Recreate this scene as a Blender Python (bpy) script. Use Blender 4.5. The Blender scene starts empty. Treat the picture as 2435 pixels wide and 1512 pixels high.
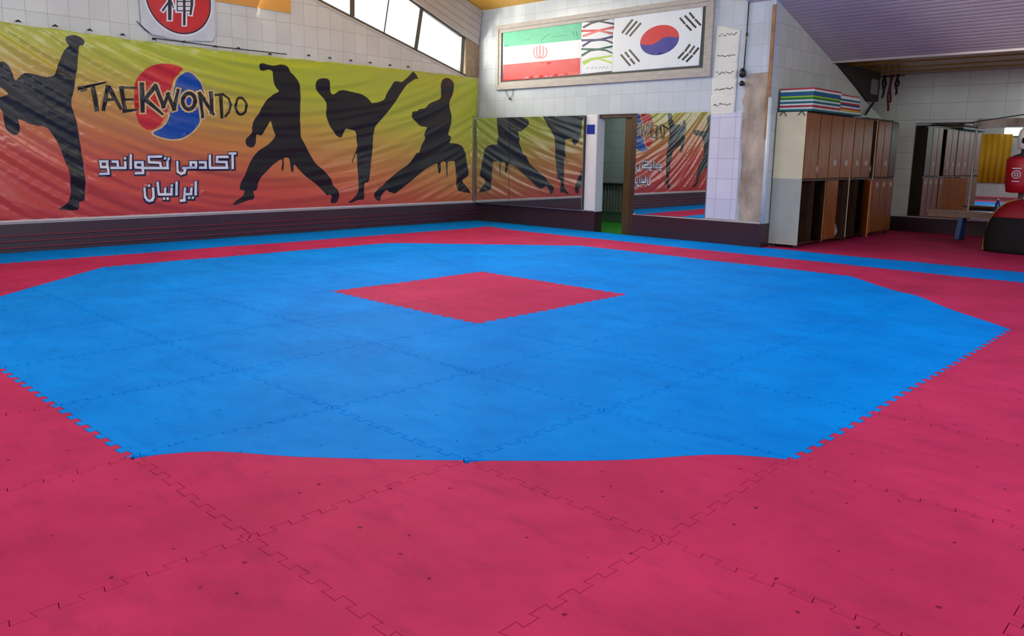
import bpy, bmesh, math, random
from mathutils import Vector, Matrix, noise
from mathutils.geometry import delaunay_2d_cdt
random.seed(7)
sc = bpy.context.scene
COL = sc.collection
PI = math.pi

# ------------------------------------------------------------------ camera
W, H = 2435, 1512
F, CX, CY = 1885.63, 1212.0, 690.35
CPOS = Vector((2.3757, -2.2246, 1.2976))
FW = Vector((-0.68010727, 0.71384141, -0.16698668))
RT = Vector((0.72210293, 0.69161129, 0.01553015))
UP = Vector((-0.12657594, 0.1100194, 0.98583683))
cd = bpy.data.cameras.new('camera'); cam = bpy.data.objects.new('camera', cd); COL.objects.link(cam)
m = Matrix.Identity(4)
for i in range(3):
    m[i][0] = RT[i]; m[i][1] = UP[i]; m[i][2] = -FW[i]; m[i][3] = CPOS[i]
cam.matrix_world = m
cd.sensor_fit = 'HORIZONTAL'; cd.sensor_width = 36.0
cd.lens = F * 36.0 / W
cd.shift_x = (W / 2 - CX) / W
cd.shift_y = -(H / 2 - CY) / W
cd.clip_start = 0.05; cd.clip_end = 200
sc.camera = cam

# ------------------------------------------------------------------ light
sc.view_settings.view_transform = 'Standard'; sc.view_settings.look = 'None'
sc.view_settings.gamma = 1.0; sc.view_settings.use_curve_mapping = False
sc.view_settings.exposure = 0.3
wd = bpy.data.worlds.new('overcast_sky'); sc.world = wd; wd.use_nodes = True
wb = wd.node_tree.nodes['Background']; wb.inputs[0].default_value = (0.86, 0.93, 1.0, 1); wb.inputs[1].default_value = 1.6
def area(name, loc, rot, sx, sy, power, col):
    l = bpy.data.lights.new(name, 'AREA'); l.shape = 'RECTANGLE'; l.size = sx; l.size_y = sy
    l.energy = power; l.color = col
    o = bpy.data.objects.new(name, l); COL.objects.link(o); o.location = loc; o.rotation_euler = rot
    return o
# daylight arriving through the windows of the room and one added roof opening (each lamp stands outside its own opening)
area('daylight_rear_window', (-2.6, -6.35, 3.9), (PI/2 - 0.1, 0, 0), 6.0, 3.0, 210, (0.84, 0.95, 1.0))
area('daylight_right_window', (6.85, 3.6, 3.2), (PI/2 - 0.1, 0, PI/2), 4.8, 2.0, 300, (0.84, 0.95, 1.0))
area('daylight_left_window', (-9.8, 6.3, 3.9), (PI/2 - 0.15, 0, -PI/2 + 0.35), 4.6, 1.1, 330, (1.0, 0.93, 0.78))
area('added_roof_fill', (-4.6, 4.3, 6.0), (math.atan(0.3)*-1, 0, 0), 1.5, 3.6, 150, (0.84, 0.95, 1.0))  # added fill from above, brightens the mid floor and back wall
sl_ = bpy.data.lights.new('low_sun', 'SUN'); sl_.energy = 1.6; sl_.angle = math.radians(4); sl_.color = (1.0, 0.93, 0.76)
so = bpy.data.objects.new('low_sun', sl_); COL.objects.link(so)
so.rotation_euler = Vector((0.25, 0.95, -0.03)).to_track_quat('-Z', 'Y').to_euler()
area('corridor_fill_light', (-6.6, 10.1, 2.6), (0, 0, 0), 0.9, 0.12, 12, (0.9, 1.0, 0.95))  # added fill, lifts the dark corridor behind the doorway

# ------------------------------------------------------------------ materials
MATS = {}
def S(v):  # sRGB 0-255 -> linear
    return tuple(((c/255)/12.92 if c/255 <= 0.04045 else (((c/255)+0.055)/1.055)**2.4) for c in v)
def newmat(name):
    mt = bpy.data.materials.new(name); mt.use_nodes = True
    MATS[name] = mt
    nt = mt.node_tree
    return mt, nt, nt.nodes['Principled BSDF']
def mat(name, rgb, rough=0.6, metal=0.0, var=0.08, scale=6.0, bump=0.0, bscale=40.0, spec=0.5, stretch=(1,1,1), coat=0.0):
    mt, nt, b = newmat(name)
    n, l = nt.nodes, nt.links
    c = S(rgb)
    tc = n.new('ShaderNodeTexCoord'); mp = n.new('ShaderNodeMapping'); mp.inputs['Scale'].default_value = stretch
    l.new(tc.outputs['Object'], mp.inputs[0])
    nz = n.new('ShaderNodeTexNoise'); nz.inputs['Scale'].default_value = scale; nz.inputs['Detail'].default_value = 5
    l.new(mp.outputs[0], nz.inputs['Vector'])
    rp = n.new('ShaderNodeValToRGB'); e = rp.color_ramp.elements
    e[0].position = 0.3; e[1].position = 0.7
    e[0].color = tuple(x*(1-var) for x in c)+(1,); e[1].color = tuple(min(1, x*(1+var)) for x in c)+(1,)
    l.new(nz.outputs[0], rp.inputs[0]); l.new(rp.outputs[0], b.inputs['Base Color'])
    b.inputs['Roughness'].default_value = rough; b.inputs['Metallic'].default_value = metal
    b.inputs['Specular IOR Level'].default_value = spec
    if coat: b.inputs['Coat Weight'].default_value = coat
    if bump:
        n2 = n.new('ShaderNodeTexNoise'); n2.inputs['Scale'].default_value = bscale; l.new(mp.outputs[0], n2.inputs['Vector'])
        bp = n.new('ShaderNodeBump'); bp.inputs['Strength'].default_value = bump; bp.inputs['Distance'].default_value = 0.01
        l.new(n2.outputs[0], bp.inputs['Height']); l.new(bp.outputs[0], b.inputs['Normal'])
    return mt
def tile_mat(name, rgb, grout, axis, w=0.25, h=0.305, off=(0, 0), rough=0.22, var=0.05, mortar=0.004):
    """glazed wall tiles; axis 'x' for a wall spanning x and z, 'y' for one spanning y and z"""
    mt, nt, b = newmat(name); n, l = nt.nodes, nt.links
    tc = n.new('ShaderNodeTexCoord'); sp = n.new('ShaderNodeSeparateXYZ'); cb = n.new('ShaderNodeCombineXYZ')
    l.new(tc.outputs['Object'], sp.inputs[0])
    l.new(sp.outputs[0 if axis == 'x' else 1], cb.inputs[0]); l.new(sp.outputs[2], cb.inputs[1])
    mp = n.new('ShaderNodeMapping'); mp.inputs['Location'].default_value = (off[0], off[1], 0)
    l.new(cb.outputs[0], mp.inputs[0])
    br = n.new('ShaderNodeTexBrick'); br.offset = 0.0; br.squash = 1.0
    br.inputs['Scale'].default_value = 1.0; br.inputs['Brick Width'].default_value = w; br.inputs['Row Height'].default_value = h
    br.inputs['Mortar Size'].default_value = mortar; br.inputs['Mortar Smooth'].default_value = 0.2; br.inputs['Bias'].default_value = 0.0
    c = S(rgb)
    br.inputs['Color1'].default_value = tuple(x*(1-var) for x in c)+(1,)
    br.inputs['Color2'].default_value = tuple(min(1, x*(1+var)) for x in c)+(1,)
    br.inputs['Mortar'].default_value = S(grout)+(1,)
    l.new(mp.outputs[0], br.inputs['Vector'])
    nz = n.new('ShaderNodeTexNoise'); nz.inputs['Scale'].default_value = 1.7; nz.inputs['Detail'].default_value = 6
    l.new(tc.outputs['Object'], nz.inputs['Vector'])
    mr = n.new('ShaderNodeMapRange'); mr.inputs[1].default_value = 0.3; mr.inputs[2].default_value = 0.75
    mr.inputs[3].default_value = 1.0; mr.inputs[4].default_value = 0.88
    l.new(nz.outputs[0], mr.inputs[0])
    mx = n.new('ShaderNodeMix'); mx.data_type = 'RGBA'; mx.blend_type = 'MULTIPLY'; mx.inputs[0].default_value = 1.0
    l.new(br.outputs[0], mx.inputs[6]); l.new(mr.outputs[0], mx.inputs[7]); l.new(mx.outputs[2], b.inputs['Base Color'])
    b.inputs['Roughness'].default_value = rough
    bp = n.new('ShaderNodeBump'); bp.invert = True; bp.inputs['Strength'].default_value = 0.4; bp.inputs['Distance'].default_value = 0.003
    l.new(br.outputs[1], bp.inputs['Height']); l.new(bp.outputs[0], b.inputs['Normal'])
    return mt
def foam_mat(name, rgb, dirt):
    """EVA foam: mottled, with scuffs and small dark nicks"""
    mt, nt, b = newmat(name); n, l = nt.nodes, nt.links
    tc = n.new('ShaderNodeNewGeometry')
    c = S(rgb); d = S(dirt)
    nz = n.new('ShaderNodeTexNoise'); nz.inputs['Scale'].default_value = 1.3; nz.inputs['Detail'].default_value = 8; nz.inputs['Roughness'].default_value = 0.65
    l.new(tc.outputs['Position'], nz.inputs['Vector'])
    rp = n.new('ShaderNodeValToRGB'); e = rp.color_ramp.elements; e[0].position = 0.32; e[1].position = 0.68
    e[0].color = tuple(x*0.80 for x in c)+(1,); e[1].color = tuple(min(1, x*1.12) for x in c)+(1,)
    l.new(nz.outputs[0], rp.inputs[0])
    mp = n.new('ShaderNodeMapping'); mp.inputs['Scale'].default_value = (2.0, 5.5, 1); mp.inputs['Rotation'].default_value = (0, 0, 0.7)
    l.new(tc.outputs['Position'], mp.inputs[0])
    n2 = n.new('ShaderNodeTexNoise'); n2.inputs['Scale'].default_value = 1.6; n2.inputs['Detail'].default_value = 9; n2.inputs['Roughness'].default_value = 0.7
    l.new(mp.outputs[0], n2.inputs['Vector'])
    r2 = n.new('ShaderNodeMapRange'); r2.inputs[1].default_value = 0.52; r2.inputs[2].default_value = 0.72; r2.inputs[3].default_value = 0; r2.inputs[4].default_value = 0.5
    l.new(n2.outputs[0], r2.inputs[0])
    mx = n.new('ShaderNodeMix'); mx.data_type = 'RGBA'
    l.new(r2.outputs[0], mx.inputs[0]); l.new(rp.outputs[0], mx.inputs[6]); mx.inputs[7].default_value = d+(1,)
    # small nicks
    vo = n.new('ShaderNodeTexVoronoi'); vo.voronoi_dimensions = '2D'; vo.inputs['Scale'].default_value = 3.3; vo.inputs['Randomness'].default_value = 1.0
    n4 = n.new('ShaderNodeTexNoise'); n4.inputs['Scale'].default_value = 45; n4.inputs['Detail'].default_value = 2
    l.new(tc.outputs['Position'], n4.inputs['Vector'])
    ad = n.new('ShaderNodeMix'); ad.data_type = 'VECTOR'; ad.inputs[0].default_value = 0.022
    l.new(tc.outputs['Position'], ad.inputs[4]); l.new(n4.outputs[1], ad.inputs[5]); l.new(ad.outputs[1], vo.inputs['Vector'])
    r3 = n.new('ShaderNodeMapRange'); r3.inputs[1].default_value = 0.014; r3.inputs[2].default_value = 0.026; r3.inputs[3].default_value = 0.85; r3.inputs[4].default_value = 0
    l.new(vo.outputs['Distance'], r3.inputs[0])
    m2 = n.new('ShaderNodeMix'); m2.data_type = 'RGBA'
    l.new(r3.outputs[0], m2.inputs[0]); l.new(mx.outputs[2], m2.inputs[6]); m2.inputs[7].default_value = tuple(x*0.25 for x in c)+(1,)
    l.new(m2.outputs[2], b.inputs['Base Color'])
    r4 = n.new('ShaderNodeMapRange'); r4.inputs[3].default_value = 0.5; r4.inputs[4].default_value = 0.7
    l.new(n2.outputs[0], r4.inputs[0]); l.new(r4.outputs[0], b.inputs['Roughness'])
    b.inputs['Specular IOR Level'].default_value = 0.03
    n3 = n.new('ShaderNodeTexNoise'); n3.inputs['Scale'].default_value = 1.8; n3.inputs['Detail'].default_value = 4
    l.new(tc.outputs['Position'], n3.inputs['Vector'])
    bp = n.new('ShaderNodeBump'); bp.inputs['Strength'].default_value = 0.7; bp.inputs['Distance'].default_value = 0.03
    l.new(n3.outputs[0], bp.inputs['Height']); l.new(bp.outputs[0], b.inputs['Normal'])
    return mt
def wood_mat(name, rgb, rgb2, rough=0.35):
    mt, nt, b = newmat(name); n, l = nt.nodes, nt.links
    tc = n.new('ShaderNodeTexCoord'); mp = n.new('ShaderNodeMapping'); mp.inputs['Scale'].default_value = (9, 9, 0.9)
    l.new(tc.outputs['Object'], mp.inputs[0])
    nz = n.new('ShaderNodeTexNoise'); nz.inputs['Scale'].default_value = 2.2; nz.inputs['Detail'].default_value = 6; nz.inputs['Distortion'].default_value = 1.2
    l.new(mp.outputs[0], nz.inputs['Vector'])
    rp = n.new('ShaderNodeValToRGB'); e = rp.color_ramp.elements; e[0].position = 0.35; e[1].position = 0.65
    e[0].color = S(rgb)+(1,); e[1].color = S(rgb2)+(1,)
    l.new(nz.outputs[0], rp.inputs[0]); l.new(rp.outputs[0], b.inputs['Base Color'])
    b.inputs['Roughness'].default_value = rough
    return mt
def mirror_mat():
    mt, nt, b = newmat('mirror_glass')
    b.inputs['Base Color'].default_value = (0.70, 0.75, 0.72, 1); b.inputs['Metallic'].default_value = 1; b.inputs['Roughness'].default_value = 0.012
    return mt
def glass_mat():
    mt, nt, b = newmat('window_glass'); n, l = nt.nodes, nt.links
    n.remove(b)
    t = n.new('ShaderNodeBsdfTransparent'); g = n.new('ShaderNodeBsdfGlossy'); g.inputs['Roughness'].default_value = 0.05
    mx = n.new('ShaderNodeMixShader'); mx.inputs[0].default_value = 0.06
    l.new(t.outputs[0], mx.inputs[1]); l.new(g.outputs[0], mx.inputs[2])
    l.new(mx.outputs[0], n['Material Output'].inputs[0])
    return mt
def banner_mat():
    """printed vinyl: yellow-green at the top running to orange and brick red at the lower left"""
    mt, nt, b = newmat('banner_print'); n, l = nt.nodes, nt.links
    tc = n.new('ShaderNodeTexCoord'); sp = n.new('ShaderNodeSeparateXYZ'); l.new(tc.outputs['Object'], sp.inputs[0])
    # g = (2.79 - z)/2.4 - 0.052*(y-1)
    a = n.new('ShaderNodeMath'); a.operation = 'MULTIPLY_ADD'; a.inputs[1].default_value = -1/2.4; a.inputs[2].default_value = 2.79/2.4 + 0.142
    l.new(sp.outputs[2], a.inputs[0])
    c = n.new('ShaderNodeMath'); c.operation = 'MULTIPLY_ADD'; c.inputs[1].default_value = -0.06
    l.new(sp.outputs[1], c.inputs[0]); l.new(a.outputs[0], c.inputs[2])
    rp = n.new('ShaderNodeValToRGB'); cr = rp.color_ramp
    stops = [(0.0, (176, 188, 56)), (0.14, (180, 182, 62)), (0.34, (192, 152, 72)), (0.56, (198, 118, 72)), (0.74, (198, 82, 70)), (1.0, (194, 68, 66))]
    cr.elements[0].position = stops[0][0]; cr.elements[0].color = S(stops[0][1])+(1,)
    cr.elements[1].position = stops[-1][0]; cr.elements[1].color = S(stops[-1][1])+(1,)
    for p, q in stops[1:-1]:
        e = cr.elements.new(p); e.color = S(q)+(1,)
    l.new(c.outputs[0], rp.inputs[0]); l.new(rp.outputs[0], b.inputs['Base Color'])
    b.inputs['Roughness'].default_value = 0.27
    return mt
FP = foam_mat('foam_pink', (202, 56, 102), (146, 46, 90))
FB = foam_mat('foam_blue', (0, 145, 255), (0, 112, 216))
TILE_X = tile_mat('wall_tile_back', (200, 212, 222), (180, 190, 196), 'x', off=(0.03, 0.09))
TILE_Y = tile_mat('wall_tile_left', (214, 218, 212), (172, 168, 158), 'y', w=0.25, h=0.33, off=(0.0, 0.0), mortar=0.003)
TILE_L = tile_mat('wall_tile_panel', (218, 218, 238), (176, 172, 190), 'x', w=0.265, h=0.31, off=(-0.07, -0.07))
BASE_X = tile_mat('base_tile_back', (62, 40, 46), (44, 28, 32), 'x', w=0.6, h=0.6, off=(0.2, 0.1), rough=0.3, var=0.08)
BASE_Y = tile_mat('base_tile_left', (70, 50, 58), (54, 36, 42), 'y', w=0.6, h=0.6, off=(0.2, 0.1), rough=0.3, var=0.08)
PLASTER = mat('bare_plaster', (172, 158, 144), 0.9, var=0.38, scale=5.5, bump=0.6, bscale=25, stretch=(1, 1, 0.5))
WHITE = mat('white_paint', (222, 224, 228), 0.45, var=0.03)
CREAM = mat('cream_board', (226, 216, 180), 0.4, var=0.06, scale=4)
GREYB = mat('grey_board', (176, 178, 168), 0.35, var=0.06, scale=4)
WOOD = wood_mat('locker_wood', (122, 66, 20), (154, 92, 36), 0.4)
WOODO = wood_mat('orange_wood', (176, 92, 12), (206, 116, 24), 0.35)
WOODD = wood_mat('dark_wood', (52, 34, 24), (74, 50, 34), 0.45)
WOODY = wood_mat('ochre_wood', (66, 48, 14), (84, 62, 22), 0.4)
DARK = mat('dark_interior', (42, 38, 34), 0.8)
BLACK = mat('black_fabric', (14, 14, 18), 0.85, bump=0.3, bscale=60)
BLACKP = mat('black_plastic', (20, 20, 22), 0.4)
METAL = mat('window_frame_metal', (92, 90, 84), 0.4, metal=0.2)
CHROME = mat('handle_metal', (200, 200, 205), 0.25, metal=0.9)
YCEIL = mat('yellow_ceiling_panel', (232, 176, 50), 0.35, var=0.05, scale=1.5)
PVC = mat('lilac_pvc_panel', (176, 172, 184), 0.25, var=0.05, scale=2)
BCEIL = mat('brown_ceiling_panel', (160, 132, 46), 0.25, var=0.12, scale=2)
FRAMEM = mat('frame_moulding', (172, 168, 164), 0.5, var=0.12, scale=9, stretch=(1, 1, 4))
PAPER = mat('paper_sheet', (226, 228, 220), 0.8, var=0.03, scale=5)
INK = mat('ink', (60, 60, 62), 0.8)
BLUEM = mat('blue_metal', (12, 70, 140), 0.35)
PLANK = wood_mat('bench_plank_wood', (122, 96, 78), (148, 118, 96), 0.35)
GREEN = mat('green_carpet', (30, 132, 20), 0.9, bump=0.3, bscale=80)
PRED = mat('print_red', (196, 30, 38), 0.38)
PBLUE = mat('print_blue', (10, 72, 160), 0.38)
PBLACK = mat('print_black', (22, 22, 26), 0.38)
PWHITE = mat('print_white', (222, 226, 238), 0.42)
PNAVY = mat('print_navy', (16, 22, 56), 0.42)
PPEACH = mat('print_peach', (214, 178, 122), 0.4)
BANNER = banner_mat()
MIRROR = mirror_mat(); GLASS = glass_mat()

# ------------------------------------------------------------------ mesh helpers
class MB:
    def __init__(s): s.v = []; s.f = []; s.m = []; s.sm = []
    def add(s, vs, fs, mi=0, smooth=False):
        k = len(s.v); s.v += [tuple(v) for v in vs]
        for f in fs: s.f.append([k+i for i in f]); s.m.append(mi); s.sm.append(smooth)
        return s
    def box(s, x0, x1, y0, y1, z0, z1, mi=0):
        vs = [(x, y, z) for z in (z0, z1) for y in (y0, y1) for x in (x0, x1)]
        return s.add(vs, [(0, 2, 3, 1), (4, 5, 7, 6), (0, 1, 5, 4), (2, 6, 7, 3), (0, 4, 6, 2), (1, 3, 7, 5)], mi)
    def obox(s, p, u, v, w, mi=0):
        """box from corner p with edge vectors u, v, w"""
        p, u, v, w = map(Vector, (p, u, v, w))
        vs = [p+a*u+b*v+c*w for c in (0, 1) for b in (0, 1) for a in (0, 1)]
        return s.add(vs, [(0, 2, 3, 1), (4, 5, 7, 6), (0, 1, 5, 4), (2, 6, 7, 3), (0, 4, 6, 2), (1, 3, 7, 5)], mi)
    def prism(s, poly, d, mi=0):
        """3-D polygon extruded by vector d"""
        n = len(poly); P = [Vector(p) for p in poly]; d = Vector(d)
        return s.add(P+[p+d for p in P], [list(range(n))[::-1], list(range(n, 2*n))]+[(i, (i+1) % n, n+(i+1) % n, n+i) for i in range(n)], mi)
    def tube(s, pts, r, seg=8, mi=0):
        pts = [Vector(p) for p in pts]; k = len(s.v); rs = r if isinstance(r, (list, tuple)) else [r]*len(pts)
        prev = None
        vs = []
        for i, p in enumerate(pts):
            t = (pts[min(i+1, len(pts)-1)]-pts[max(i-1, 0)]).normalized()
            a = prev if prev is not None else (Vector((0, 0, 1)) if abs(t.z) < 0.9 else Vector((1, 0, 0)))
            a = (a-t*a.dot(t)).normalized(); b = t.cross(a); prev = a
            vs += [p+(a*math.cos(q)+b*math.sin(q))*rs[i] for q in [2*PI*j/seg for j in range(seg)]]
        fs = []
        for i in range(len(pts)-1):
            for j in range(seg):
                fs.append((i*seg+j, i*seg+(j+1) % seg, (i+1)*seg+(j+1) % seg, (i+1)*seg+j))
        fs.append(list(range(seg))[::-1]); fs.append([(len(pts)-1)*seg+j for j in range(seg)])
        return s.add(vs, fs, mi, True)
    def lathe(s, prof, c, sx=1.0, sy=1.0, seg=28, mi=0):
        vs = []
        for r, z in prof:
            vs += [(c[0]+r*sx*math.cos(2*PI*j/seg), c[1]+r*sy*math.sin(2*PI*j/seg), c[2]+z) for j in range(seg)]
        fs = []
        for i in range(len(prof)-1):
            for j in range(seg):
                fs.append((i*seg+j, i*seg+(j+1) % seg, (i+1)*seg+(j+1) % seg, (i+1)*seg+j))
        fs.append(list(range(seg))[::-1]); fs.append([(len(prof)-1)*seg+j for j in range(seg)])
        return s.add(vs, fs, mi, True)
    def build(s, name, mats, parent=None, loc=None, bevel=0, rot=None):
        me = bpy.data.meshes.new(name)
        vs = s.v
        if loc is not None:
            L = Vector(loc); vs = [tuple(Vector(v)-L) for v in s.v]
        me.from_pydata(vs, [], s.f)
        if not isinstance(mats, (list, tuple)): mats = [mats]
        for q in mats: me.materials.append(q)
        for p, mi, sm in zip(me.polygons, s.m, s.sm): p.material_index = mi; p.use_smooth = sm
        bm = bmesh.new(); bm.from_mesh(me); bmesh.ops.recalc_face_normals(bm, faces=bm.faces); bm.to_mesh(me); bm.free()
        o = bpy.data.objects.new(name, me); COL.objects.link(o)
        if loc is not None: o.location = loc
        if parent is not None:
            o.parent = parent
            if loc is None: o.matrix_parent_inverse = Matrix.Translation(-Vector(parent.location))
            else: o.location = Vector(loc)-Vector(parent.location)
        if bevel:
            md = o.modifiers.new('bevel', 'BEVEL'); md.width = bevel; md.segments = 2; md.limit_method = 'ANGLE'
        return o
def tag(o, label, cat, group=None):
    o['label'] = label; o['category'] = cat
    if group: o['group'] = group
    return o
def struct(o): o['kind'] = 'structure'; return o
def empty(name, loc, label, cat, group=None):
    o = bpy.data.objects.new(name, None); COL.objects.link(o); o.location = loc; o.empty_display_size = 0.1
    return tag(o, label, cat, group)

# ray through a photograph pixel onto a plane of the room (used for tracing print outlines onto walls)
TP = Vector((2.3757, -2.2246, 1.2976))   # survey point of the photograph: fixed, independent of the render camera
TF = Vector((-0.68010727, 0.71384141, -0.16698668)); TR = Vector((0.72210293, 0.69161129, 0.01553015)); TU = Vector((-0.12657594, 0.1100194, 0.98583683))
def ray(px, py): return TF + TR*((px-CX)/F) - TU*((py-CY)/F)
def on_y(px, py, y):
    d = ray(px, py); t = (y-TP.y)/d.y; return TP+d*t
def on_x(px, py, x):
    d = ray(px, py); t = (x-TP.x)/d.x; return TP+d*t
# the banner wall runs very slightly off square: x = LX(y)
SL = -0.25/8.5
def LX(y): return -9.0 + SL*(y-0.5)
def on_left(px, py, off=0.0):
    d = ray(px, py); t = (-9.0+off-SL*0.5 + SL*TP.y - TP.x)/(d.x-SL*d.y); return TP+d*t

def ccw(p):
    a = sum(p[i][0]*p[(i+1) % len(p)][1]-p[(i+1) % len(p)][0]*p[i][1] for i in range(len(p)))
    return p if a > 0 else p[::-1]
def stroke(pts, w, w2=None, closed=False):
    """polyline -> list of quads with square ends"""
    out = []; n = len(pts); w2 = w2 or w
    segs = [(pts[i], pts[(i+1) % n]) for i in range(n if closed else n-1)]
    for k, (a, b) in enumerate(segs):
        wa = w+(w2-w)*k/max(1, len(segs)); wb = w+(w2-w)*(k+1)/max(1, len(segs))
        dx, dy = b[0]-a[0], b[1]-a[1]; L = math.hypot(dx, dy) or 1; dx /= L; dy /= L
        e = min(wa, wb)*0.42
        a2 = (a[0]-dx*e, a[1]-dy*e); b2 = (b[0]+dx*e, b[1]+dy*e)
        out.append([(a2[0]-dy*wa/2, a2[1]+dx*wa/2), (b2[0]-dy*wb/2, b2[1]+dx*wb/2), (b2[0]+dy*wb/2, b2[1]-dx*wb/2), (a2[0]+dy*wa/2, a2[1]-dx*wa/2)])
    return out
def ellipse(cx, cy, rx, ry, n=40, a0=0, a1=2*PI):
    return [(cx+rx*math.cos(a0+(a1-a0)*i/n), cy+ry*math.sin(a0+(a1-a0)*i/n)) for i in range(n if abs(a1-a0) > 6.28 else n+1)]
def art(name, outline, layers, mats, to3d, step=None, parent=None, thick=0.003, smooth=True, eps=1e-5, back=(0, 0, 0)):
    """flat printed sheet: outline polygon in sheet coordinates, layers = [(polygon, material index)], later ones on top"""
    pts = []; faces = []
    def addp(poly):
        k = len(pts); pts.extend([Vector((a, b)) for a, b in poly]); faces.append(list(range(k, k+len(poly))))
    addp(ccw(outline))
    for p, _ in layers: addp(ccw(p))
    if step:
        xs = [p[0] for p in outline]; ys = [p[1] for p in outline]
        sx, sy = step if isinstance(step, tuple) else (step, step)
        x = min(xs)+sx*0.5; i = 0
        while x < max(xs):
            y = min(ys)+sy*(0.5 if i % 2 else 0.27)
            while y < max(ys):
                pts.append(Vector((x, y))); y += sy
            x += sx; i += 1
    r = delaunay_2d_cdt(pts, [], faces, 0, eps, True)
    V, Fc, OF = r[0], r[2], r[5]
    mb = MB(); vs = [to3d(v.x, v.y) for v in V]
    fs = []; ms = []
    for f, of in zip(Fc, OF):
        if 0 not in of: continue
        k = max(of); fs.append(list(f)); ms.append(0 if k == 0 else layers[k-1][1])
    me = bpy.data.meshes.new(name); me.from_pydata([tuple(v) for v in vs], [], fs)
    for q in mats: me.materials.append(q)
    for p, mi in zip(me.polygons, ms): p.material_index = mi; p.use_smooth = smooth
    bm = bmesh.new(); bm.from_mesh(me)
    bmesh.ops.delete(bm, geom=[v for v in bm.verts if not v.link_faces], context='VERTS')
    bmesh.ops.recalc_face_normals(bm, faces=bm.faces)
    bm.faces.ensure_lookup_table()
    nn = sum((f.normal*f.calc_area() for f in bm.faces), Vector())
    c = bm.faces[0].calc_center_median()
    if nn.dot(TP-c) < 0: bmesh.ops.reverse_faces(bm, faces=bm.faces)
    bm.to_mesh(me); bm.free()
    o = bpy.data.objects.new(name, me); COL.objects.link(o)
    if thick:
        md = o.modifiers.new('thickness', 'SOLIDIFY'); md.thickness = thick; md.offset = -1
    if parent is not None:
        o.parent = parent; o.matrix_parent_inverse = Matrix.Translation(-Vector(parent.location))
    return o

# ------------------------------------------------------------------ room shell
YB = 9.0      # doorway wall
YR = -6.0     # rear wall
XR = 6.5      # right wall
XP = -3.12    # corner where the doorway wall ends and the alcove begins
YA = 14.0     # alcove back wall
ZS = -0.025   # slab, the mats are 25 mm thick
def ROOF(y): return 4.07+0.3*(YB-y) if y > 0 else 4.07+0.3*YB
SLAB = mat('concrete_slab', (90, 40, 52), 0.9, var=0.1)
MB().box(-9.6, XR+0.3, YR-0.3, YA+0.3, ZS-0.15, ZS).build('floor', SLAB); struct(bpy.data.objects['floor'])

def zb(y): return 2.87+0.272*(8.38-y)      # window band, lower edge
def zt(y): return min(3.60+0.36*(8.46-y), ROOF(y)-0.12)
# left wall: thick prism, with the sloping window band left open between y=-1 and y=8.47
def lw(poly, name):
    q = [(LX(y), y, z) for y, z in poly]
    return MB().prism(q, (-0.2, 0, 0)).build(name, TILE_Y)
wl = MB()
def lwp(poly): wl.prism([(LX(y), y, z) for y, z in poly], (-0.2, 0, 0))
lwp([(YR, ZS), (YB, ZS), (YB, zb(8.64)), (8.64, zb(8.64)), (-1, zb(-1)), (YR, zb(-1))])
lwp([(YR, zb(-1)), (-1, zb(-1)), (-1, 6.6), (YR, 6.6)])
wl.build('wall_left', TILE_Y); struct(bpy.data.objects['wall_left'])
tr = MB()
tr.prism([(LX(8.64), 8.64, zb(8.64)), (LX(9), 9, zb(8.64)), (LX(9), 9, 3.6), (LX(8.64), 8.64, 3.6)], (-0.2, 0, 0))
struct(tr.build('trim_1', mat('corner_post_paint', (150, 128, 100), 0.6, var=0.25, scale=8)))
# stepped pale cladding above the window band
cl = MB()
PALE = mat('pale_cladding', (186, 180, 170), 0.5, var=0.06)
for k in range(5):
    a0, a1 = k*0.2, (k+1)*0.2
    def zz(y, a): return zt(y)+(ROOF(y)-zt(y)-0.01)*a
    off = 0.03+0.02*k
    ys = [-1, 2, 5, 8, 8.96]
    cl.prism([(LX(y)+off, y, zz(y, a0)) for y in ys]+[(LX(y)+off, y, zz(y, a1)) for y in ys[::-1]], (-0.2, 0, 0))
struct(cl.build('trim_2', PALE))

# windows of the left wall: dark metal frame bars + glass, one per opening
def win_left(n, y0, y1, bars, thin=()):
    w = MB()
    xo = -0.015
    def P(y, z): return (LX(y)+xo, y, z)
    t = 0.035
    w.prism([P(y0, zb(y0)), P(y1, zb(y1)), P(y1, zb(y1)+0.05), P(y0, zb(y0)+0.05)], (-0.05, 0, 0))
    w.prism([P(y0, zt(y0)-0.04), P(y1, zt(y1)-0.04), P(y1, zt(y1)), P(y0, zt(y0))], (-0.05, 0, 0))
    for (yt, yb_, hw) in bars:
        w.prism([P(yb_-hw, zb(yb_)), P(yb_+hw, zb(yb_)), P(yt+hw, zt(yt)), P(yt-hw, zt(yt))], (-0.06, 0, 0))
    o = w.build('window_%d' % n, METAL); struct(o)
    g = MB(); g.prism([(LX(y0)+xo-0.02, y0, zb(y0)), (LX(y1)+xo-0.02, y1, zb(y1)), (LX(y1)+xo-0.02, y1, zt(y1)), (LX(y0)+xo-0.02, y0, zt(y0))], (-0.006, 0, 0))
    g.build('window_pane', GLASS, o)
    return o
win_left(1, 5.93, 8.64, [(5.98, 5.96, 0.05), (6.80, 6.63, 0.015), (7.52, 7.36, 0.045), (8.58, 8.54, 0.045)])
win_left(2, 3.4, 5.93, [(3.43, 3.43, 0.04), (4.7, 4.6, 0.02)])
win_left(3, -1.0, 3.4, [(-0.96, -0.96, 0.04), (1.2, 1.2, 0.04)])
# inner sill line under the window band
sl = MB(); sl.prism([(LX(y)+0.012, y, zb(y)-0.03) for y in (-1, 8.64)]+[(LX(y)+0.012, y, zb(y)) for y in (8.64, -1)], (-0.13, 0, 0))
struct(sl.build('trim_3', mat('sill_paint', (205, 200, 188), 0.5)))

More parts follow.
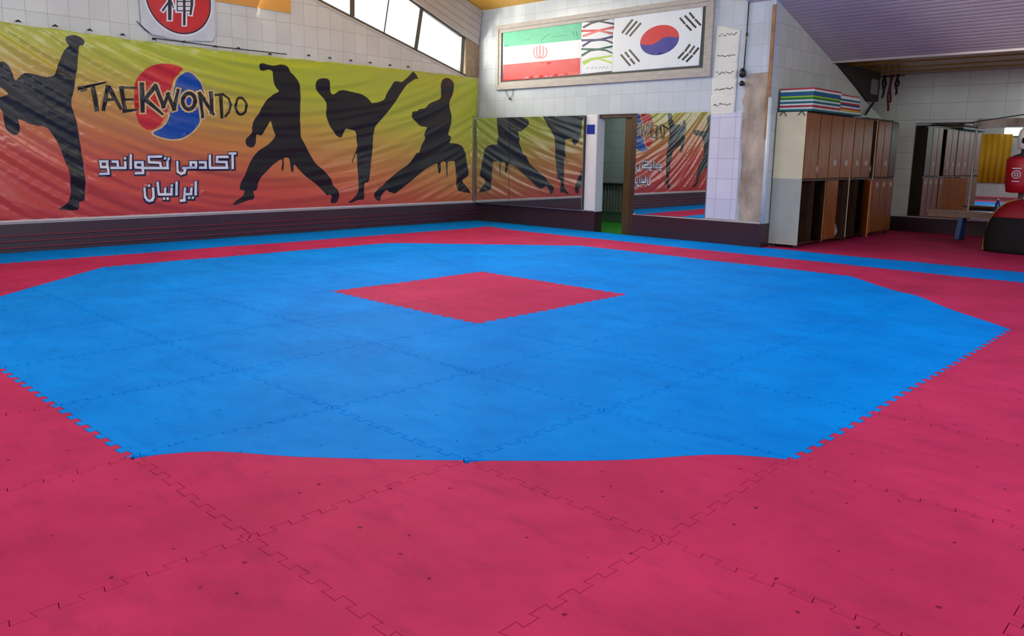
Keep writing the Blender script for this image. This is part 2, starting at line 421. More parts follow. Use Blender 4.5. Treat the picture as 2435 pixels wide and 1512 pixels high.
# back wall with the doorway
DX0, DX1, DZ = -6.26, -5.43, 2.03
bw = MB()
T = 0.18
def bwp(poly, mi=0): bw.prism([(x, YB, z) for x, z in poly], (0, T, 0), mi)
XL = LX(YB)
bwp([(XL-0.2, ZS), (DX0, ZS), (DX0, DZ), (XL-0.2, DZ)])
bwp([(DX1, ZS), (XP, ZS), (XP, DZ), (DX1, DZ)])
bwp([(XL-0.2, DZ), (XP, DZ), (XP, 3.6), (XL-0.2, 3.6)])
bwp([(XL-0.2, 3.6), (-3.55, 3.6), (-3.55, 4.2), (XL-0.2, 4.2)])
struct(bw.build('wall_back', TILE_X))
# purplish white tile pilaster and the stripped plaster at the wall's end
struct(MB().box(-4.06, -3.55, YB-0.012, YB, 0.38, 2.0).build('trim_4', TILE_L))
pp = MB()
pts = [(-3.50, 0.38), (XP+0.004, 0.38), (XP+0.004, 2.57), (-3.30, 2.56), (-3.50, 2.55), (-3.53, 2.40), (-3.51, 2.28), (-3.56, 2.16), (-3.52, 2.05), (-3.54, 1.7), (-3.50, 1.2), (-3.53, 0.8), (-3.50, 0.55)]
pp.prism([(x, YB-0.008, z) for x, z in pts], (0, 0.008, 0))
struct(pp.build('trim_5', PLASTER))
# brown stain line down the corner bead
struct(MB().box(-3.165, XP+0.006, YB-0.02, YB+0.0, 1.6, 3.5).build('trim_6', mat('rusty_corner_bead', (158, 118, 82), 0.7, var=0.3, scale=5)))
# side wall of the alcove (tile), cut off along the slope
ws = MB(); ws.prism([(XP, YB+T, ZS), (XP, YA, ZS), (XP, YA, 2.0), (XP, 12.9, 2.3), (XP, 12.05, 2.64), (XP, 11.13, 2.95), (XP, YB+T, 3.52)], (-0.15, 0, 0))
TILE_S = tile_mat('wall_tile_alcove_side', (208, 216, 208), (180, 178, 180), 'y', w=0.25, h=0.305, off=(0.1, 0.09))
struct(ws.build('wall_alcove_left', TILE_S))
# back of the alcove
TILE_A = tile_mat('wall_tile_alcove', (208, 212, 202), (164, 162, 164), 'x', w=0.6, h=0.3, off=(0.0, 0.02))
struct(MB().box(XP-1.4, XR, YA, YA+0.2, ZS, 3.1).build('wall_alcove_back', TILE_A))
struct(MB().box(XP-1.3, XP-1.2, YB+T, YA, ZS, 3.1).build('wall_alcove_recess', DARK))
struct(MB().box(XR, XR+0.2, YR, YA, ZS, 2.0).build('wall_right', TILE_Y))
o = MB(); o.box(XR, XR+0.2, YR, -3, 2.0, 7); o.box(XR, XR+0.2, 6, YA, 2.0, 7); o.box(XR, XR+0.2, -3, 6, 4.4, 7)
struct(o.build('wall_right_upper', TILE_Y))
# rear wall (behind the camera) with its long window
o = MB(); o.box(-9.4, XR+0.2, YR-0.2, YR, ZS, 2.3); o.box(-9.4, -5.6, YR-0.2, YR, 2.3, 7); o.box(4.4, XR+0.2, YR-0.2, YR, 2.3, 7); o.box(-5.6, 4.4, YR-0.2, YR, 5.5, 7)
struct(o.build('wall_rear', TILE_X))
fr = MB(); gl = MB()
for k in range(6):
    x = -5.6+k*2.0; fr.box(x-0.04, x+0.04, YR-0.12, YR-0.06, 2.3, 5.5)
fr.box(-5.6, 4.4, YR-0.12, YR-0.06, 2.3, 2.38); fr.box(-5.6, 4.4, YR-0.12, YR-0.06, 5.42, 5.5); fr.box(-5.6, 4.4, YR-0.12, YR-0.06, 3.9, 3.96)
f = struct(fr.build('window_4', METAL)); gl.box(-5.6, 4.4, YR-0.1, YR-0.095, 2.3, 5.5); gl.build('window_pane', GLASS, f)
fr = MB(); gl = MB()
for k in range(6):
    y = -3+k*1.8; fr.box(XR+0.06, XR+0.12, y-0.04, y+0.04, 2.0, 4.4)
fr.box(XR+0.06, XR+0.12, -3, 6, 2.0, 2.08); fr.box(XR+0.06, XR+0.12, -3, 6, 4.32, 4.4)
f = struct(fr.build('window_5', METAL)); gl.box(XR+0.09, XR+0.095, -3, 6, 2.0, 4.4); gl.build('window_pane', GLASS, f)

# main ceiling (yellow panels, sloping down towards the doorway wall) and its flat rear part
c = MB()
for ya, yb_, xa, xw in ((0, 2.5, -9.6, 6.05), (6.0, YB+0.2, -9.6, 6.05), (2.5, 6.0, -9.6, 4.2), (2.5, 6.0, -3.8, 0.25)):
    r_ = lambda y: 4.07+0.3*(YB-y)
    c.prism([(xa, ya, r_(ya)), (xa, yb_, r_(yb_)), (xa, yb_, r_(yb_)+0.15), (xa, ya, r_(ya)+0.15)], (xw, 0, 0))
fr = MB(); gl = MB()
for x in (-5.4, -4.6, -3.86): fr.prism([(x, 2.5, ROOF(2.5)+0.02), (x, 6.0, ROOF(6)+0.02), (x, 6.0, ROOF(6)+0.08), (x, 2.5, ROOF(2.5)+0.08)], (0.06, 0, 0))
f = struct(fr.build('window_6', METAL)); gl.prism([(-5.4, 2.5, ROOF(2.5)+0.1), (-5.4, 6.0, ROOF(6)+0.1), (-5.4, 6.0, ROOF(6)+0.106), (-5.4, 2.5, ROOF(2.5)+0.106)], (1.6, 0, 0)); gl.build('window_pane', GLASS, f)  # added skylight, out of view, an opening for the roof fill
c.box(-9.6, XR+0.2, YR-0.2, 0, ROOF(0), ROOF(0)+0.15)
struct(c.build('ceiling', YCEIL))
# lilac pvc ceiling over the right side: shallow grooved boards running in x, on a slope
def PZ(y): return 3.57-0.31*(y-YB)
prof = []; y = 0.0; k = 0
while y < 11.14:
    for dy, dz in ((0.0, 0.0), (0.004, 0.012), (0.03, 0.014), (0.045, 0.004), (0.075, 0.0), (0.096, -0.002)):
        prof.append((y+dy, PZ(y+dy)+dz))
    y += 0.1001
c = MB(); n_ = len(prof); vs = []
for yy, z in prof: vs += [(-3.55, yy, z), (XR, yy, z)]
c.add(vs, [(2*i, 2*i+1, 2*i+3, 2*i+2) for i in range(n_-1)])
c.prism([(-3.55, 0, PZ(0)+0.03), (-3.55, 11.14, PZ(11.14)+0.03), (-3.55, 11.14, PZ(11.14)+0.1), (-3.55, 0, PZ(0)+0.1)], (XR+3.55, 0, 0))
c.prism([(-3.55, 0, PZ(0)), (-3.55, YB, PZ(YB)), (-3.55, YB, 4.1), (-3.55, 0, ROOF(0)+0.1)], (0.03, 0, 0))
struct(c.build('ceiling_right', PVC))
c = MB(); c.box(XP-1.3, XR, 11.14, YA+0.1, 2.92, 3.02)
for yy in (11.9, 12.7, 13.4): c.box(XP-1.3, XR, yy, yy+0.03, 2.905, 2.92)
struct(c.build('ceiling_alcove', BCEIL))
struct(MB().box(XP-1.3, XR, 11.13, 11.17, 2.88, 2.96).build('trim_7', mat('cove_strip', (180, 168, 170), 0.4)))

# base courses
b = MB()
ys = [YR, YB-0.0]
b.prism([(LX(y)+0.03, y, ZS) for y in ys]+[(LX(y)+0.03, y, 0.36) for y in ys[::-1]], (-0.03, 0, 0))
bl = struct(b.build('baseboard_left', BASE_Y))
for z in (0.21, 0.14, 0.06):
    r = MB(); r.tube([(LX(y)+0.036, y, z) for y in (YR+0.05, 0, 4, YB-0.05)], 0.008, 6)
    r.build('stripe', mat('crimson_stripe', (124, 26, 50), 0.5) if 'crimson_stripe' not in MATS else MATS['crimson_stripe'], bl)
struct(MB().prism([(LX(y)+0.034, y, 0.36) for y in ys]+[(LX(y)+0.034, y, 0.385) for y in ys[::-1]], (-0.034, 0, 0)).build('trim_8', mat('pale_ledge', (190, 178, 176), 0.5)))
for nm, x0, x1, m_ in (('baseboard_back', XL+0.03, DX0+0.0, BASE_X), ('baseboard_back_right', DX1, XP, BASE_X)):
    struct(MB().box(x0, x1, YB-0.03, YB, ZS, 0.35).build(nm, m_))
struct(MB().box(XP, XP+0.02, YB-0.03, YB+0.25, ZS, 0.35).build('baseboard_corner', BASE_X))
for nm, x0, x1 in (('trim_9', XL+0.03, DX0-0.22), ('trim_10', DX1, XP)):
    struct(MB().box(x0, x1, YB-0.034, YB, 0.35, 0.365).build(nm, MATS['pale_ledge']))
struct(MB().box(XP+0.02, XR, YA-0.04, YA, ZS, 0.27).build('baseboard_alcove', BASE_X))
struct(MB().box(XP+0.5, XR, YA-0.05, YA, 0.27, 0.29).build('trim_11', MATS['pale_ledge']))

# doorway: white jamb column, dark lining, open leaf, corridor behind
struct(MB().box(-6.49, DX0, YB-0.035, YB+T, 0.365, DZ).build('trim_12', WHITE))
tag(MB().box(-6.47, -6.30, YB-0.045, YB-0.036, 1.70, 1.86).build('wall_sign', mat('sign_blue', (8, 40, 150), 0.3)), 'small blue sign plate on the white column left of the doorway', 'sign')
o = MB(); o.box(DX0, DX1, YB+0.02, YB+T+0.02, DZ-0.06, DZ); o.box(DX1-0.13, DX1, YB+0.02, YB+T+0.02, ZS, DZ-0.06)
dr = struct(o.build('door_1', WOODD))
struct(MB().box(DX0, DX0+0.015, YB-0.03, YB+T, ZS, 0.35).build('baseboard_doorway', BASE_X))
struct(MB().box(DX0, DX0+0.012, YB-0.03, YB+T, 0.35, DZ).build('trim_14', WHITE))
lp = empty('added_corridor_fixture', (-6.6, 10.1, 2.7), 'added unseen slim lamp on the corridor ceiling to brighten the corridor', 'lamp')  # added fixture, out of view, gives the corridor fill a body
MB().box(-7.1, -6.1, 10.03, 10.17, 2.63, 2.699).build('added_housing', WHITE, lp)
MB().box(-5.72, -5.56, YB+0.06, YB+0.14, ZS+0.022, DZ-0.06).build('door_post', WOODY, dr)
struct(MB().box(-8.6, -4.9, YB+T, 11.05, ZS, ZS+0.022).build('floor_corridor', GREEN))
TILE_C = tile_mat('wall_tile_corridor', (150, 158, 154), (120, 126, 122), 'x', w=0.3, h=0.3)
o = MB(); o.box(-8.7, -4.8, 11.05, 11.2, ZS, 2.7)
struct(o.build('wall_corridor', TILE_C))
struct(MB().box(-8.8, -8.65, YB+T, 11.2, ZS, 2.7).build('wall_corridor_left', TILE_C))
struct(MB().box(-4.9, -4.75, YB+T, 11.2, ZS, 2.7).build('wall_corridor_right', TILE_C))
struct(MB().box(-8.8, -4.75, YB+T, 11.2, 2.7, 2.8).build('ceiling_corridor', WHITE))
rd = empty('radiator', (-7.45, 11.0, 0.1), 'old panel radiator on the corridor wall seen through the doorway', 'radiator')
for k in range(9):
    x = -7.75+k*0.075
    MB().box(x, x+0.05, 10.93, 11.02, 0.2, 0.74).build('column', mat('radiator_grey', (120, 124, 118), 0.4) if k == 0 else MATS['radiator_grey'], rd, bevel=0.01)
MB().tube([(-7.8, 10.98, 0.22), (-7.08, 10.98, 0.22)], 0.02).build('pipe', MATS['radiator_grey'], rd)
MB().box(-7.85, -7.0, 10.88, 11.04, 0.76, 0.79).build('shelf_top', BLACKP, rd)

# pipe, cable and fittings at the wall's end
tag(MB().tube([(XP+0.025, YB-0.03, 0.36), (XP+0.025, YB-0.03, 2.2)], 0.03, 12).build('wall_pipe', mat('pale_pipe', (206, 220, 226), 0.3)), 'pale vertical pipe running down the end of the doorway wall', 'pipe')
cb = MB(); cb.tube([(-3.54, YB-0.02, 3.6), (-3.545, YB-0.02, 3.1), (-3.555, YB-0.02, 2.6)], 0.009, 6)
cab = cb.build('hanging_cable', BLACKP); tag(cab, 'black cable hanging from the lilac ceiling beside the paper list', 'cable')
b = MB(); b.lathe([(0.01, 0.0), (0.045, 0.02), (0.05, 0.08), (0.03, 0.13), (0.01, 0.14)], (-3.56, YB-0.045, 2.5), seg=12); b.build('lamp_socket', BLACKP, cab)
b = MB(); b.lathe([(0.01, 0.0), (0.035, 0.01), (0.04, 0.05), (0.01, 0.08)], (-3.56, YB-0.045, 2.38), seg=12); b.build('plug', BLACKP, cab)
b = MB(); b.box(-3.555, -3.53, YB-0.03, YB-0.012, 3.1, 3.15); b.build('clip', BLACKP, cab)

# ------------------------------------------------------------------ mirrors
def mir(x0, x1, y, z0, z1, label, name='wall_mirror', line=None):
    e = empty(name, ((x0+x1)/2, y, z0), label, 'mirror')
    if line:   # mirror on a wedge backing: line = (x, y, angle) of its face
        yy = lambda x: line[1]+(x-line[0])*line[2]
        a, b = yy(x0), yy(x1)
        MB().prism([(x0, a, z0), (x1, b, z0), (x1, b+0.004, z0), (x0, a+0.004, z0)], (0, 0, z1-z0)).build('mirror_glass', MIRROR, e)
        MB().prism([(x0, a+0.005, z0), (x1, b+0.005, z0), (x1, y-0.001, z0), (x0, y-0.001, z0)], (0, 0, z1-z0)).build('backing_board', MATS['window_frame_metal'], e)
        return e
    MB().box(x0, x1, y-0.006-0.0, y-0.001, z0, z1).build('mirror_glass', MIRROR, e)
    f = MB(); t = 0.008
    f.box(x0-t, x1+t, y-0.009, y, z0-t, z0); f.box(x0-t, x1+t, y-0.009, y, z1, z1+t); f.box(x0-t, x0, y-0.009, y, z0, z1); f.box(x1, x1+t, y-0.009, y, z0, z1)
    f.build('edge_strip', MATS['window_frame_metal'], e)
    return e
mir(XL+0.09, -8.26, YB, 0.37, 2.02, 'narrow wall mirror in the corner beside the banner', line=(-7.8, 8.88, 0.027))
mir(-8.25, -6.51, YB, 0.374, 2.02, 'wide wall mirror left of the white doorway column', line=(-7.8, 8.88, 0.027))
mir(-5.40, -4.08, YB, 0.374, 2.02, 'wall mirror right of the doorway reflecting the banner lettering', line=(-4.75, 8.965, 0.031))
mir(XP+0.5, -1.62, YA, 0.30, 2.02, 'large alcove mirror reflecting the lockers')
mir(-1.58, 3.0, YA, 0.30, 1.92, 'alcove mirror behind the bench reflecting a yellow curtain')
struct(MB().box(-1.6, XR, YA-0.02, YA, 1.94, 2.08).build('trim_13', PLASTER))

# ------------------------------------------------------------------ floor mats
NUM = ['first','second','third','fourth','fifth','sixth','seventh','eighth','ninth','tenth','eleventh','twelfth','thirteenth','fourteenth','fifteenth']
BULGES = [(-0.77, -0.77, 0.034, 0.20), (0.78, 0.80, 0.036, 0.22), (0.02, 6.0, 0.022, 0.25), (-7.9, 8.1, 0.02, 0.3), (-0.35, -0.55, 0.012, 0.25), (1.1, 6.4, 0.01, 0.5), (-2.5, 0.8, 0.014, 0.35), (-0.4, 2.7, 0.012, 0.4)]
def hmat(x, y):
    h = 0.0
    for bx, by, a, s_ in BULGES:
        d2 = (x-bx)**2+(y-by)**2
        if d2 < 9*s_*s_: h += a*math.exp(-d2/(2*s_*s_))
    h += 0.006*noise.noise(Vector((x*0.9, y*0.9, 3.1)))+0.003*noise.noise(Vector((x*2.3, y*2.3, 8.1)))
    return h
TA = 0.016
def tooth():
    pts = [(0.0, 0.0), (0.012, -TA)]
    for k in range(8):
        t0 = k*0.125
        pts += [(t0+0.036, -TA), (t0+0.029, TA), (t0+0.096, TA), (t0+0.089, -TA)]
    pts += [(0.992, -TA), (1.0, 0.0)]
    return pts
TOOTH = tooth()
def edge_line(kind, i, j, sgn):
    """kind 'v': line x=i from (i,j) to (i,j+1); kind 'h': line y=j from (i,j) to (i+1,j)"""
    g = 0.0
    if kind == 'v': return [(i+o+g, j+t) for t, o in TOOTH]
    return [(i+t, j+o+g) for t, o in TOOTH]
def lerp(a, b, n=9): return [(a[0]+(b[0]-a[0])*k/n, a[1]+(b[1]-a[1])*k/n) for k in range(n+1)]
def tile_outline(i, j):
    lo = edge_line('h', i, j, 1); hi = edge_line('h', i, j+1, -1)
    le = edge_line('v', i, j, 1); ri = edge_line('v', i+1, j, -1)
    if i == -9: le = [(LX(j+t/8)+0.034, j+t/8) for t in range(9)]; lo = [le[0]]+[p for p in lo if p[0] > le[0][0]]; hi = [le[-1]]+[p for p in hi if p[0] > le[0][0]]
    if j == 8 and i < -3: hi = lerp((hi[0][0], YB-0.036), (i+1, YB-0.036))
    if i == -4 and j == 8: pass
    return lo, ri, hi, le
def foam(name, outline, mt, cx_, cy_):
    o2 = []
    for a, b in outline:
        q = (a, b)
        if not o2 or math.hypot(q[0]-o2[-1][0], q[1]-o2[-1][1]) > 1e-4: o2.append(q)
    if math.hypot(o2[0][0]-o2[-1][0], o2[0][1]-o2[-1][1]) < 1e-4: o2.pop()
    outline = ccw(o2); n = len(outline)
    ins = []; G = random.choice((0.0010, 0.0014, 0.0018)) if mt is FP else 0.0024
    for q in range(n):   # inset so that neighbours leave a hairline seam
        a, b, c = outline[q-1], outline[q], outline[(q+1) % n]
        d1 = (b[0]-a[0], b[1]-a[1]); l1 = math.hypot(*d1); d2 = (c[0]-b[0], c[1]-b[1]); l2 = math.hypot(*d2)
        n1 = (-d1[1]/l1, d1[0]/l1); n2 = (-d2[1]/l2, d2[0]/l2)
        k_ = max(0.35, 1+n1[0]*n2[0]+n1[1]*n2[1])
        ins.append((b[0]+G*(n1[0]+n2[0])/k_, b[1]+G*(n1[1]+n2[1])/k_))
    outline = ins
    pts = [Vector(p) for p in outline]
    xs = [p[0] for p in outline]; ys = [p[1] for p in outline]
    x = min(xs)+0.06
    k = 0
    while x < max(xs)-0.02:
        y = min(ys)+0.06+0.03*(k % 2)
        while y < max(ys)-0.02:
            pts.append(Vector((x, y))); y += 0.096
        x += 0.096; k += 1
    r = delaunay_2d_cdt(pts, [], [list(range(n))], 1, 1e-6, True)
    V = r[0]; Fc = [f for f, of in zip(r[2], r[5]) if of]
    # boundary loop from triangles
    cnt = {}
    for f in Fc:
        for a in range(len(f)):
            e = (f[a], f[(a+1) % len(f)]); cnt[e] = 1
    bd = [e for e in cnt if (e[1], e[0]) not in cnt]
    vs = [(v.x-cx_, v.y-cy_, hmat(v.x, v.y)) for v in V]
    base = {}
    fs = [list(f) for f in Fc]; ntop = len(fs)
    for a, b in bd:
        for q in (a, b):
            if q not in base:
                base[q] = len(vs); vs.append((vs[q][0], vs[q][1], ZS))
        fs.append([b, a, base[a], base[b]])
    me = bpy.data.meshes.new(name); me.from_pydata(vs, [], fs); me.materials.append(mt)
    for q, p in enumerate(me.polygons): p.use_smooth = q < ntop
    # crisp rim: the top is shaded smooth, the cut sides stay flat
    ek = {tuple(sorted(e)) for e in bd}
    for e in me.edges:
        if tuple(sorted(e.vertices)) in ek: e.use_edge_sharp = True
    o = bpy.data.objects.new(name, me); COL.objects.link(o)
    o.location = (cx_, cy_, 0)
    return o
def visible(i, j):
    for a in (-0.25, 0.5, 1.25):
        for b in (-0.25, 0.5, 1.25):
            d = Vector((i+a, j+b, 0))-TP; z = d.dot(TF)
            if z < 0.2: continue
            x = CX+F*d.dot(TR)/z; y = CY-F*d.dot(TU)/z
            if -250 < x < W+1100 and -10 < y < H+200: return True
    return False
cut = {(-1, -1): 'd', (0, 0): 'd', (-6, 6): 'u', (-7, 5): 'u', (0, 5): 'a', (-1, 6): 'a', (-7, 0): 'b', (-6, -1): 'b'}
def colour(i, j):
    if j >= 9: return 'pink'
    if i == -9 or j == 8: return 'blue'
    if -7 <= i <= 0 and -1 <= j <= 6:
        if (i, j) in ((0, -1), (0, 6), (-7, 6), (-7, -1)): return 'pink'
        if i in (-4, -3) and j in (2, 3): return 'pink'
        return 'blue'
    return 'pink'
def where(i, j):
    if j >= 9: return 'in the alcove, %s from its lockers, %s beyond blue strip' % (NUM[i+3], NUM[j-9])
    return '%s row from banner wall, %s from doorway wall' % (NUM[i+9], NUM[8-j])
for i in range(-9, 5):
    for j in range(-5, 14):
        if j >= 9 and i < -3: continue
        if i+9 >= 15 or 8-j >= 15: continue
        if not visible(i, j): continue
        lo, ri, hi, le = tile_outline(i, j)
        if j == 8 and i == -4:
            hi = lerp((i, YB-0.036), (i+1, YB-0.036))
        if j >= 9 and i == -3: le = lerp((XP+0.03, j), (XP+0.03, j+1)); lo = [le[0]]+[p for p in lo if p[0] > -2.98]; hi = [le[-1]]+[p for p in hi if p[0] > -2.98]
        if j == 13: hi = lerp((hi[0][0], YA-0.045), (i+1, YA-0.045))
        cx_, cy_ = i+0.5, j+0.5
        if (i, j) in cut:
            k = cut[(i, j)]
            c00, c10, c11, c01 = (i, j), (i+1, j), (i+1, j+1), (i, j+1)
            if k in 'du':
                lo = [p for p in lo if (p[0]-i)-(p[1]-j) > -0.002 or p is lo[0]]; ri = [p for p in ri if (p[0]-i)-(p[1]-j) > 0.002]; hi = [p for p in hi if (p[0]-i)-(p[1]-j) < -0.002]; le = [p for p in le if (p[0]-i)-(p[1]-j) < -0.002]
                A = lo[1:]+ri+lerp(c11, c00, 12)[:-1]                 # lower right half
                B = lerp(c00, c11, 12)+hi[::-1][:-1]+le[::-1]       # upper left half
                ca, cbb = ('pink', 'blue') if k == 'd' else ('blue', 'pink')
                nA, nB = (cx_+0.17, cy_-0.17), (cx_-0.17, cy_+0.17)
            else:
                lo = [p for p in lo if p[0]-i+p[1]-j < 0.998]; le = [p for p in le if p[0]-i+p[1]-j < 0.998]; ri = [p for p in ri if p[0]-i+p[1]-j > 1.002]; hi = [p for p in hi if p[0]-i+p[1]-j > 1.002]
                A = lo[1:]+lerp(c10, c01, 12)+le[::-1]            # lower left half
                B = ri+hi[::-1][1:]+lerp(c01, c10, 12)           # upper right half
                ca, cbb = ('blue', 'pink') if k == 'a' else ('pink', 'blue')
                nA, nB = (cx_-0.17, cy_-0.17), (cx_+0.17, cy_+0.17)
            for poly, c_, q in ((A, ca, nA), (B, cbb, nB)):
                o = foam('half_floor_mat', poly, FP if c_ == 'pink' else FB, *q)
                tag(o, '%s half of a cut foam mat, %s' % (c_, where(i, j)), 'floor mat', 'cut half mats along the octagon corners')
        else:
            c_ = colour(i, j)
            o = foam('floor_mat', lo+ri[1:]+hi[::-1][1:]+le[::-1][1:-1], FP if c_ == 'pink' else FB, cx_, cy_)
            tag(o, '%s jigsaw foam mat %s' % (c_, where(i, j)), 'floor mat', '%s interlocking foam floor mats' % c_)
# strip of mat in the doorway wall's shadow line to the right is covered by the j==8 row
# pink floor covering where no single mats are seen (outside the photograph)
struct(MB().box(3.2, XR, YR, 8.0, ZS, ZS+0.02).build('floor_right', FP))
struct(MB().box(-9.0, 3.2, YR, -5.05, ZS, ZS+0.02).build('floor_rear', FP))

# ------------------------------------------------------------------ the big banner
def C3(p): return (p[0]/3.287, 60+p[1]/3.287)
def C4(p): return (540+p[0]/4.2, 140+p[1]/4.2)
def C5(p): return (740+p[0]/4.446, 160+p[1]/4.446)
def C1(p): return (180+p[0]/5.798, 140+p[1]/5.798)
def C2(p): return (210+p[0]/6.581, 350+p[1]/6.581)
def chaikin(p, it=1):
    for _ in range(it):
        q = []
        for i in range(len(p)):
            a, b = p[i], p[(i+1) % len(p)]
            q += [(a[0]*.78+b[0]*.22, a[1]*.78+b[1]*.22), (a[0]*.22+b[0]*.78, a[1]*.22+b[1]*.78)]
        p = q
    return p
def toL(poly, conv):
    out = []
    for p in poly:
        v = on_left(*conv(p), 0.03); out.append((v.y, v.z))
    return out
K1 = [(505,95),(540,78),(590,80),(640,105),(657,130),(645,158),(610,160),(605,240),(600,320),(585,400),(570,520),(548,580),(552,640),(580,700),(600,800),(622,920),(640,1040),(655,1180),(662,1370),(615,1375),(612,1440),(560,1448),(445,1440),(500,1410),(535,1370),(548,1330),(545,1200),(520,1110),(480,1000),(440,900),(375,810),(340,790),(230,775),(180,745),(130,730),(150,790),(150,840),(120,862),(80,850),(40,810),(18,700),(0,650),(-40,620),(-50,590),(-20,570),(20,555),(60,540),(20,500),(-30,470),(-60,400),(-50,320),(0,280),(50,300),(80,350),(110,430),(130,425),(160,385),(200,372),(270,385),(340,405),(415,400),(440,330),(480,230),(505,185),(540,165),(510,140)]
K2 = [(305,60),(325,45),(355,45),(375,55),(430,68),(470,68),(520,55),(570,62),(600,85),(615,125),(660,165),(700,220),(722,270),(727,350),(722,500),(722,640),(730,740),(725,770),(760,840),(810,930),(870,1040),(930,1090),(990,1140),(1030,1200),(1060,1270),(1095,1305),(1110,1350),(1105,1400),(1080,1440),(1030,1442),(1025,1410),(1040,1370),(1010,1350),(990,1368),(950,1320),(900,1260),(810,1200),(720,1120),(660,1040),(655,1130),(632,1130),(620,1010),(610,985),(560,985),(563,1060),(553,1118),(533,1115),(545,1050),(545,995),(460,1050),(400,1110),(330,1180),(310,1230),(295,1310),(255,1320),(265,1370),(260,1400),(200,1412),(130,1440),(60,1460),(45,1448),(80,1415),(140,1380),(170,1330),(165,1312),(120,1308),(130,1240),(165,1180),(200,1080),(250,980),(310,910),(400,860),(450,810),(480,770),(460,720),(440,670),(430,610),(400,660),(370,710),(340,765),(310,760),(285,750),(285,800),(280,850),(255,885),(220,885),(190,865),(178,830),(185,795),(215,770),(240,735),(240,680),(255,620),(300,560),(340,480),(390,410),(450,355),(515,325),(480,290),(455,240),(447,170),(447,120),(400,105),(370,118),(340,122),(315,100)]
K3 = [(70,125),(110,115),(160,118),(188,140),(190,200),(200,265),(215,290),(250,280),(290,245),(340,240),(400,255),(470,270),(530,285),(590,325),(620,360),(625,380),(700,370),(770,340),(790,280),(830,215),(870,150),(910,148),(950,160),(1000,120),(1040,75),(1065,45),(1090,60),(1115,90),(1125,130),(1100,120),(1050,150),(1000,185),(950,260),(870,380),(780,500),(700,590),(670,630),(650,700),(645,800),(640,900),(625,1000),(612,1120),(600,1215),(555,1218),(545,1290),(555,1370),(545,1400),(480,1400),(440,1425),(390,1435),(385,1420),(420,1400),(450,1370),(480,1330),(490,1270),(488,1180),(480,1000),(478,890),(440,980),(432,1012),(420,1005),(440,950),(478,850),(470,740),(465,670),(410,658),(350,645),(340,690),(310,745),(270,735),(210,660),(170,580),(150,500),(155,420),(155,375),(130,340),(75,275),(45,230),(35,190),(45,150)]
K4 = [(1380,130),(1420,110),(1470,125),(1500,165),(1505,230),(1495,285),(1465,335),(1450,380),(1465,440),(1478,520),(1470,600),(1450,680),(1445,720),(1470,725),(1465,780),(1450,800),(1530,805),(1590,830),(1615,880),(1635,1000),(1655,1100),(1655,1150),(1590,1190),(1600,1225),(1640,1270),(1680,1335),(1620,1320),(1530,1305),(1528,1200),(1520,1100),(1510,1000),(1510,990),(1432,993),(1436,1080),(1430,1165),(1424,1165),(1420,1080),(1415,993),(1360,1000),(1365,1060),(1362,1120),(1340,1120),(1330,1060),(1325,1010),(1260,1040),(1180,1090),(1100,1160),(1000,1240),(930,1300),(870,1340),(850,1325),(810,1315),(790,1290),(750,1330),(730,1370),(720,1412),(690,1410),(660,1375),(655,1335),(690,1290),(760,1240),(790,1200),(900,1110),(1030,1020),(1070,960),(1105,900),(1130,905),(1160,820),(1200,750),(1180,720),(1200,670),(1215,630),(1150,625),(1110,580),(1060,540),(1055,490),(1075,465),(1115,465),(1140,440),(1200,435),(1250,380),(1340,345),(1375,320),(1365,260),(1360,190)]
# punching figure further left, traced in wall coordinates (y, z) from its reflection
K0 = [(0.12,1.98),(0.14,2.06),(0.06,2.10),(-0.30,2.06),(-0.55,2.10),(-0.62,2.22),(-0.58,2.40),(-0.64,2.52),(-0.78,2.54),(-0.88,2.44),(-0.86,2.26),(-0.95,2.14),(-1.12,2.02),(-1.20,1.80),(-1.22,1.45),(-1.16,1.25),(-1.30,1.10),(-1.62,0.95),(-1.85,0.80),(-1.95,0.64),(-2.05,0.52),(-1.90,0.50),(-1.70,0.66),(-1.35,0.82),(-0.98,1.02),(-0.72,1.08),(-0.50,0.98),(-0.30,0.80),(-0.22,0.62),(-0.08,0.52),(0.08,0.50),(0.06,0.56),(-0.06,0.62),(-0.12,0.75),(-0.14,0.95),(-0.30,1.20),(-0.46,1.32),(-0.52,1.55),(-0.48,1.80),(-0.32,1.93),(-0.08,1.96)]
layers = []
def lay(poly, mi): layers.append((poly, mi))
for kk, cv in ((K1, C3), (K2, C4), (K3, C5), (K4, C5)): lay(toL(chaikin(kk), cv), 1)
lay(chaikin(K0), 1)
red = [(1480,130),(1350,80),(1200,62),(1060,85),(930,150),(840,260),(790,350),(792,560),(815,780),(870,900),(950,980),(1040,985),(1150,915),(1210,820),(1262,690),(1285,480),(1305,380),(1345,280),(1400,205)]
blue = [(1510,175),(1420,235),(1360,330),(1335,430),(1320,560),(1300,720),(1262,850),(1180,960),(1025,1022),(1140,1075),(1300,1112),(1450,1100),(1600,1010),(1700,880),(1750,700),(1765,560),(1755,430),(1690,310),(1610,215)]
blue = chaikin(blue, 2); red = chaikin(red, 2)
for q in stroke(blue, 42, closed=True): lay(toL(q, C1), 5)
lay(toL(red, C1), 2); lay(toL(blue, C1), 3)
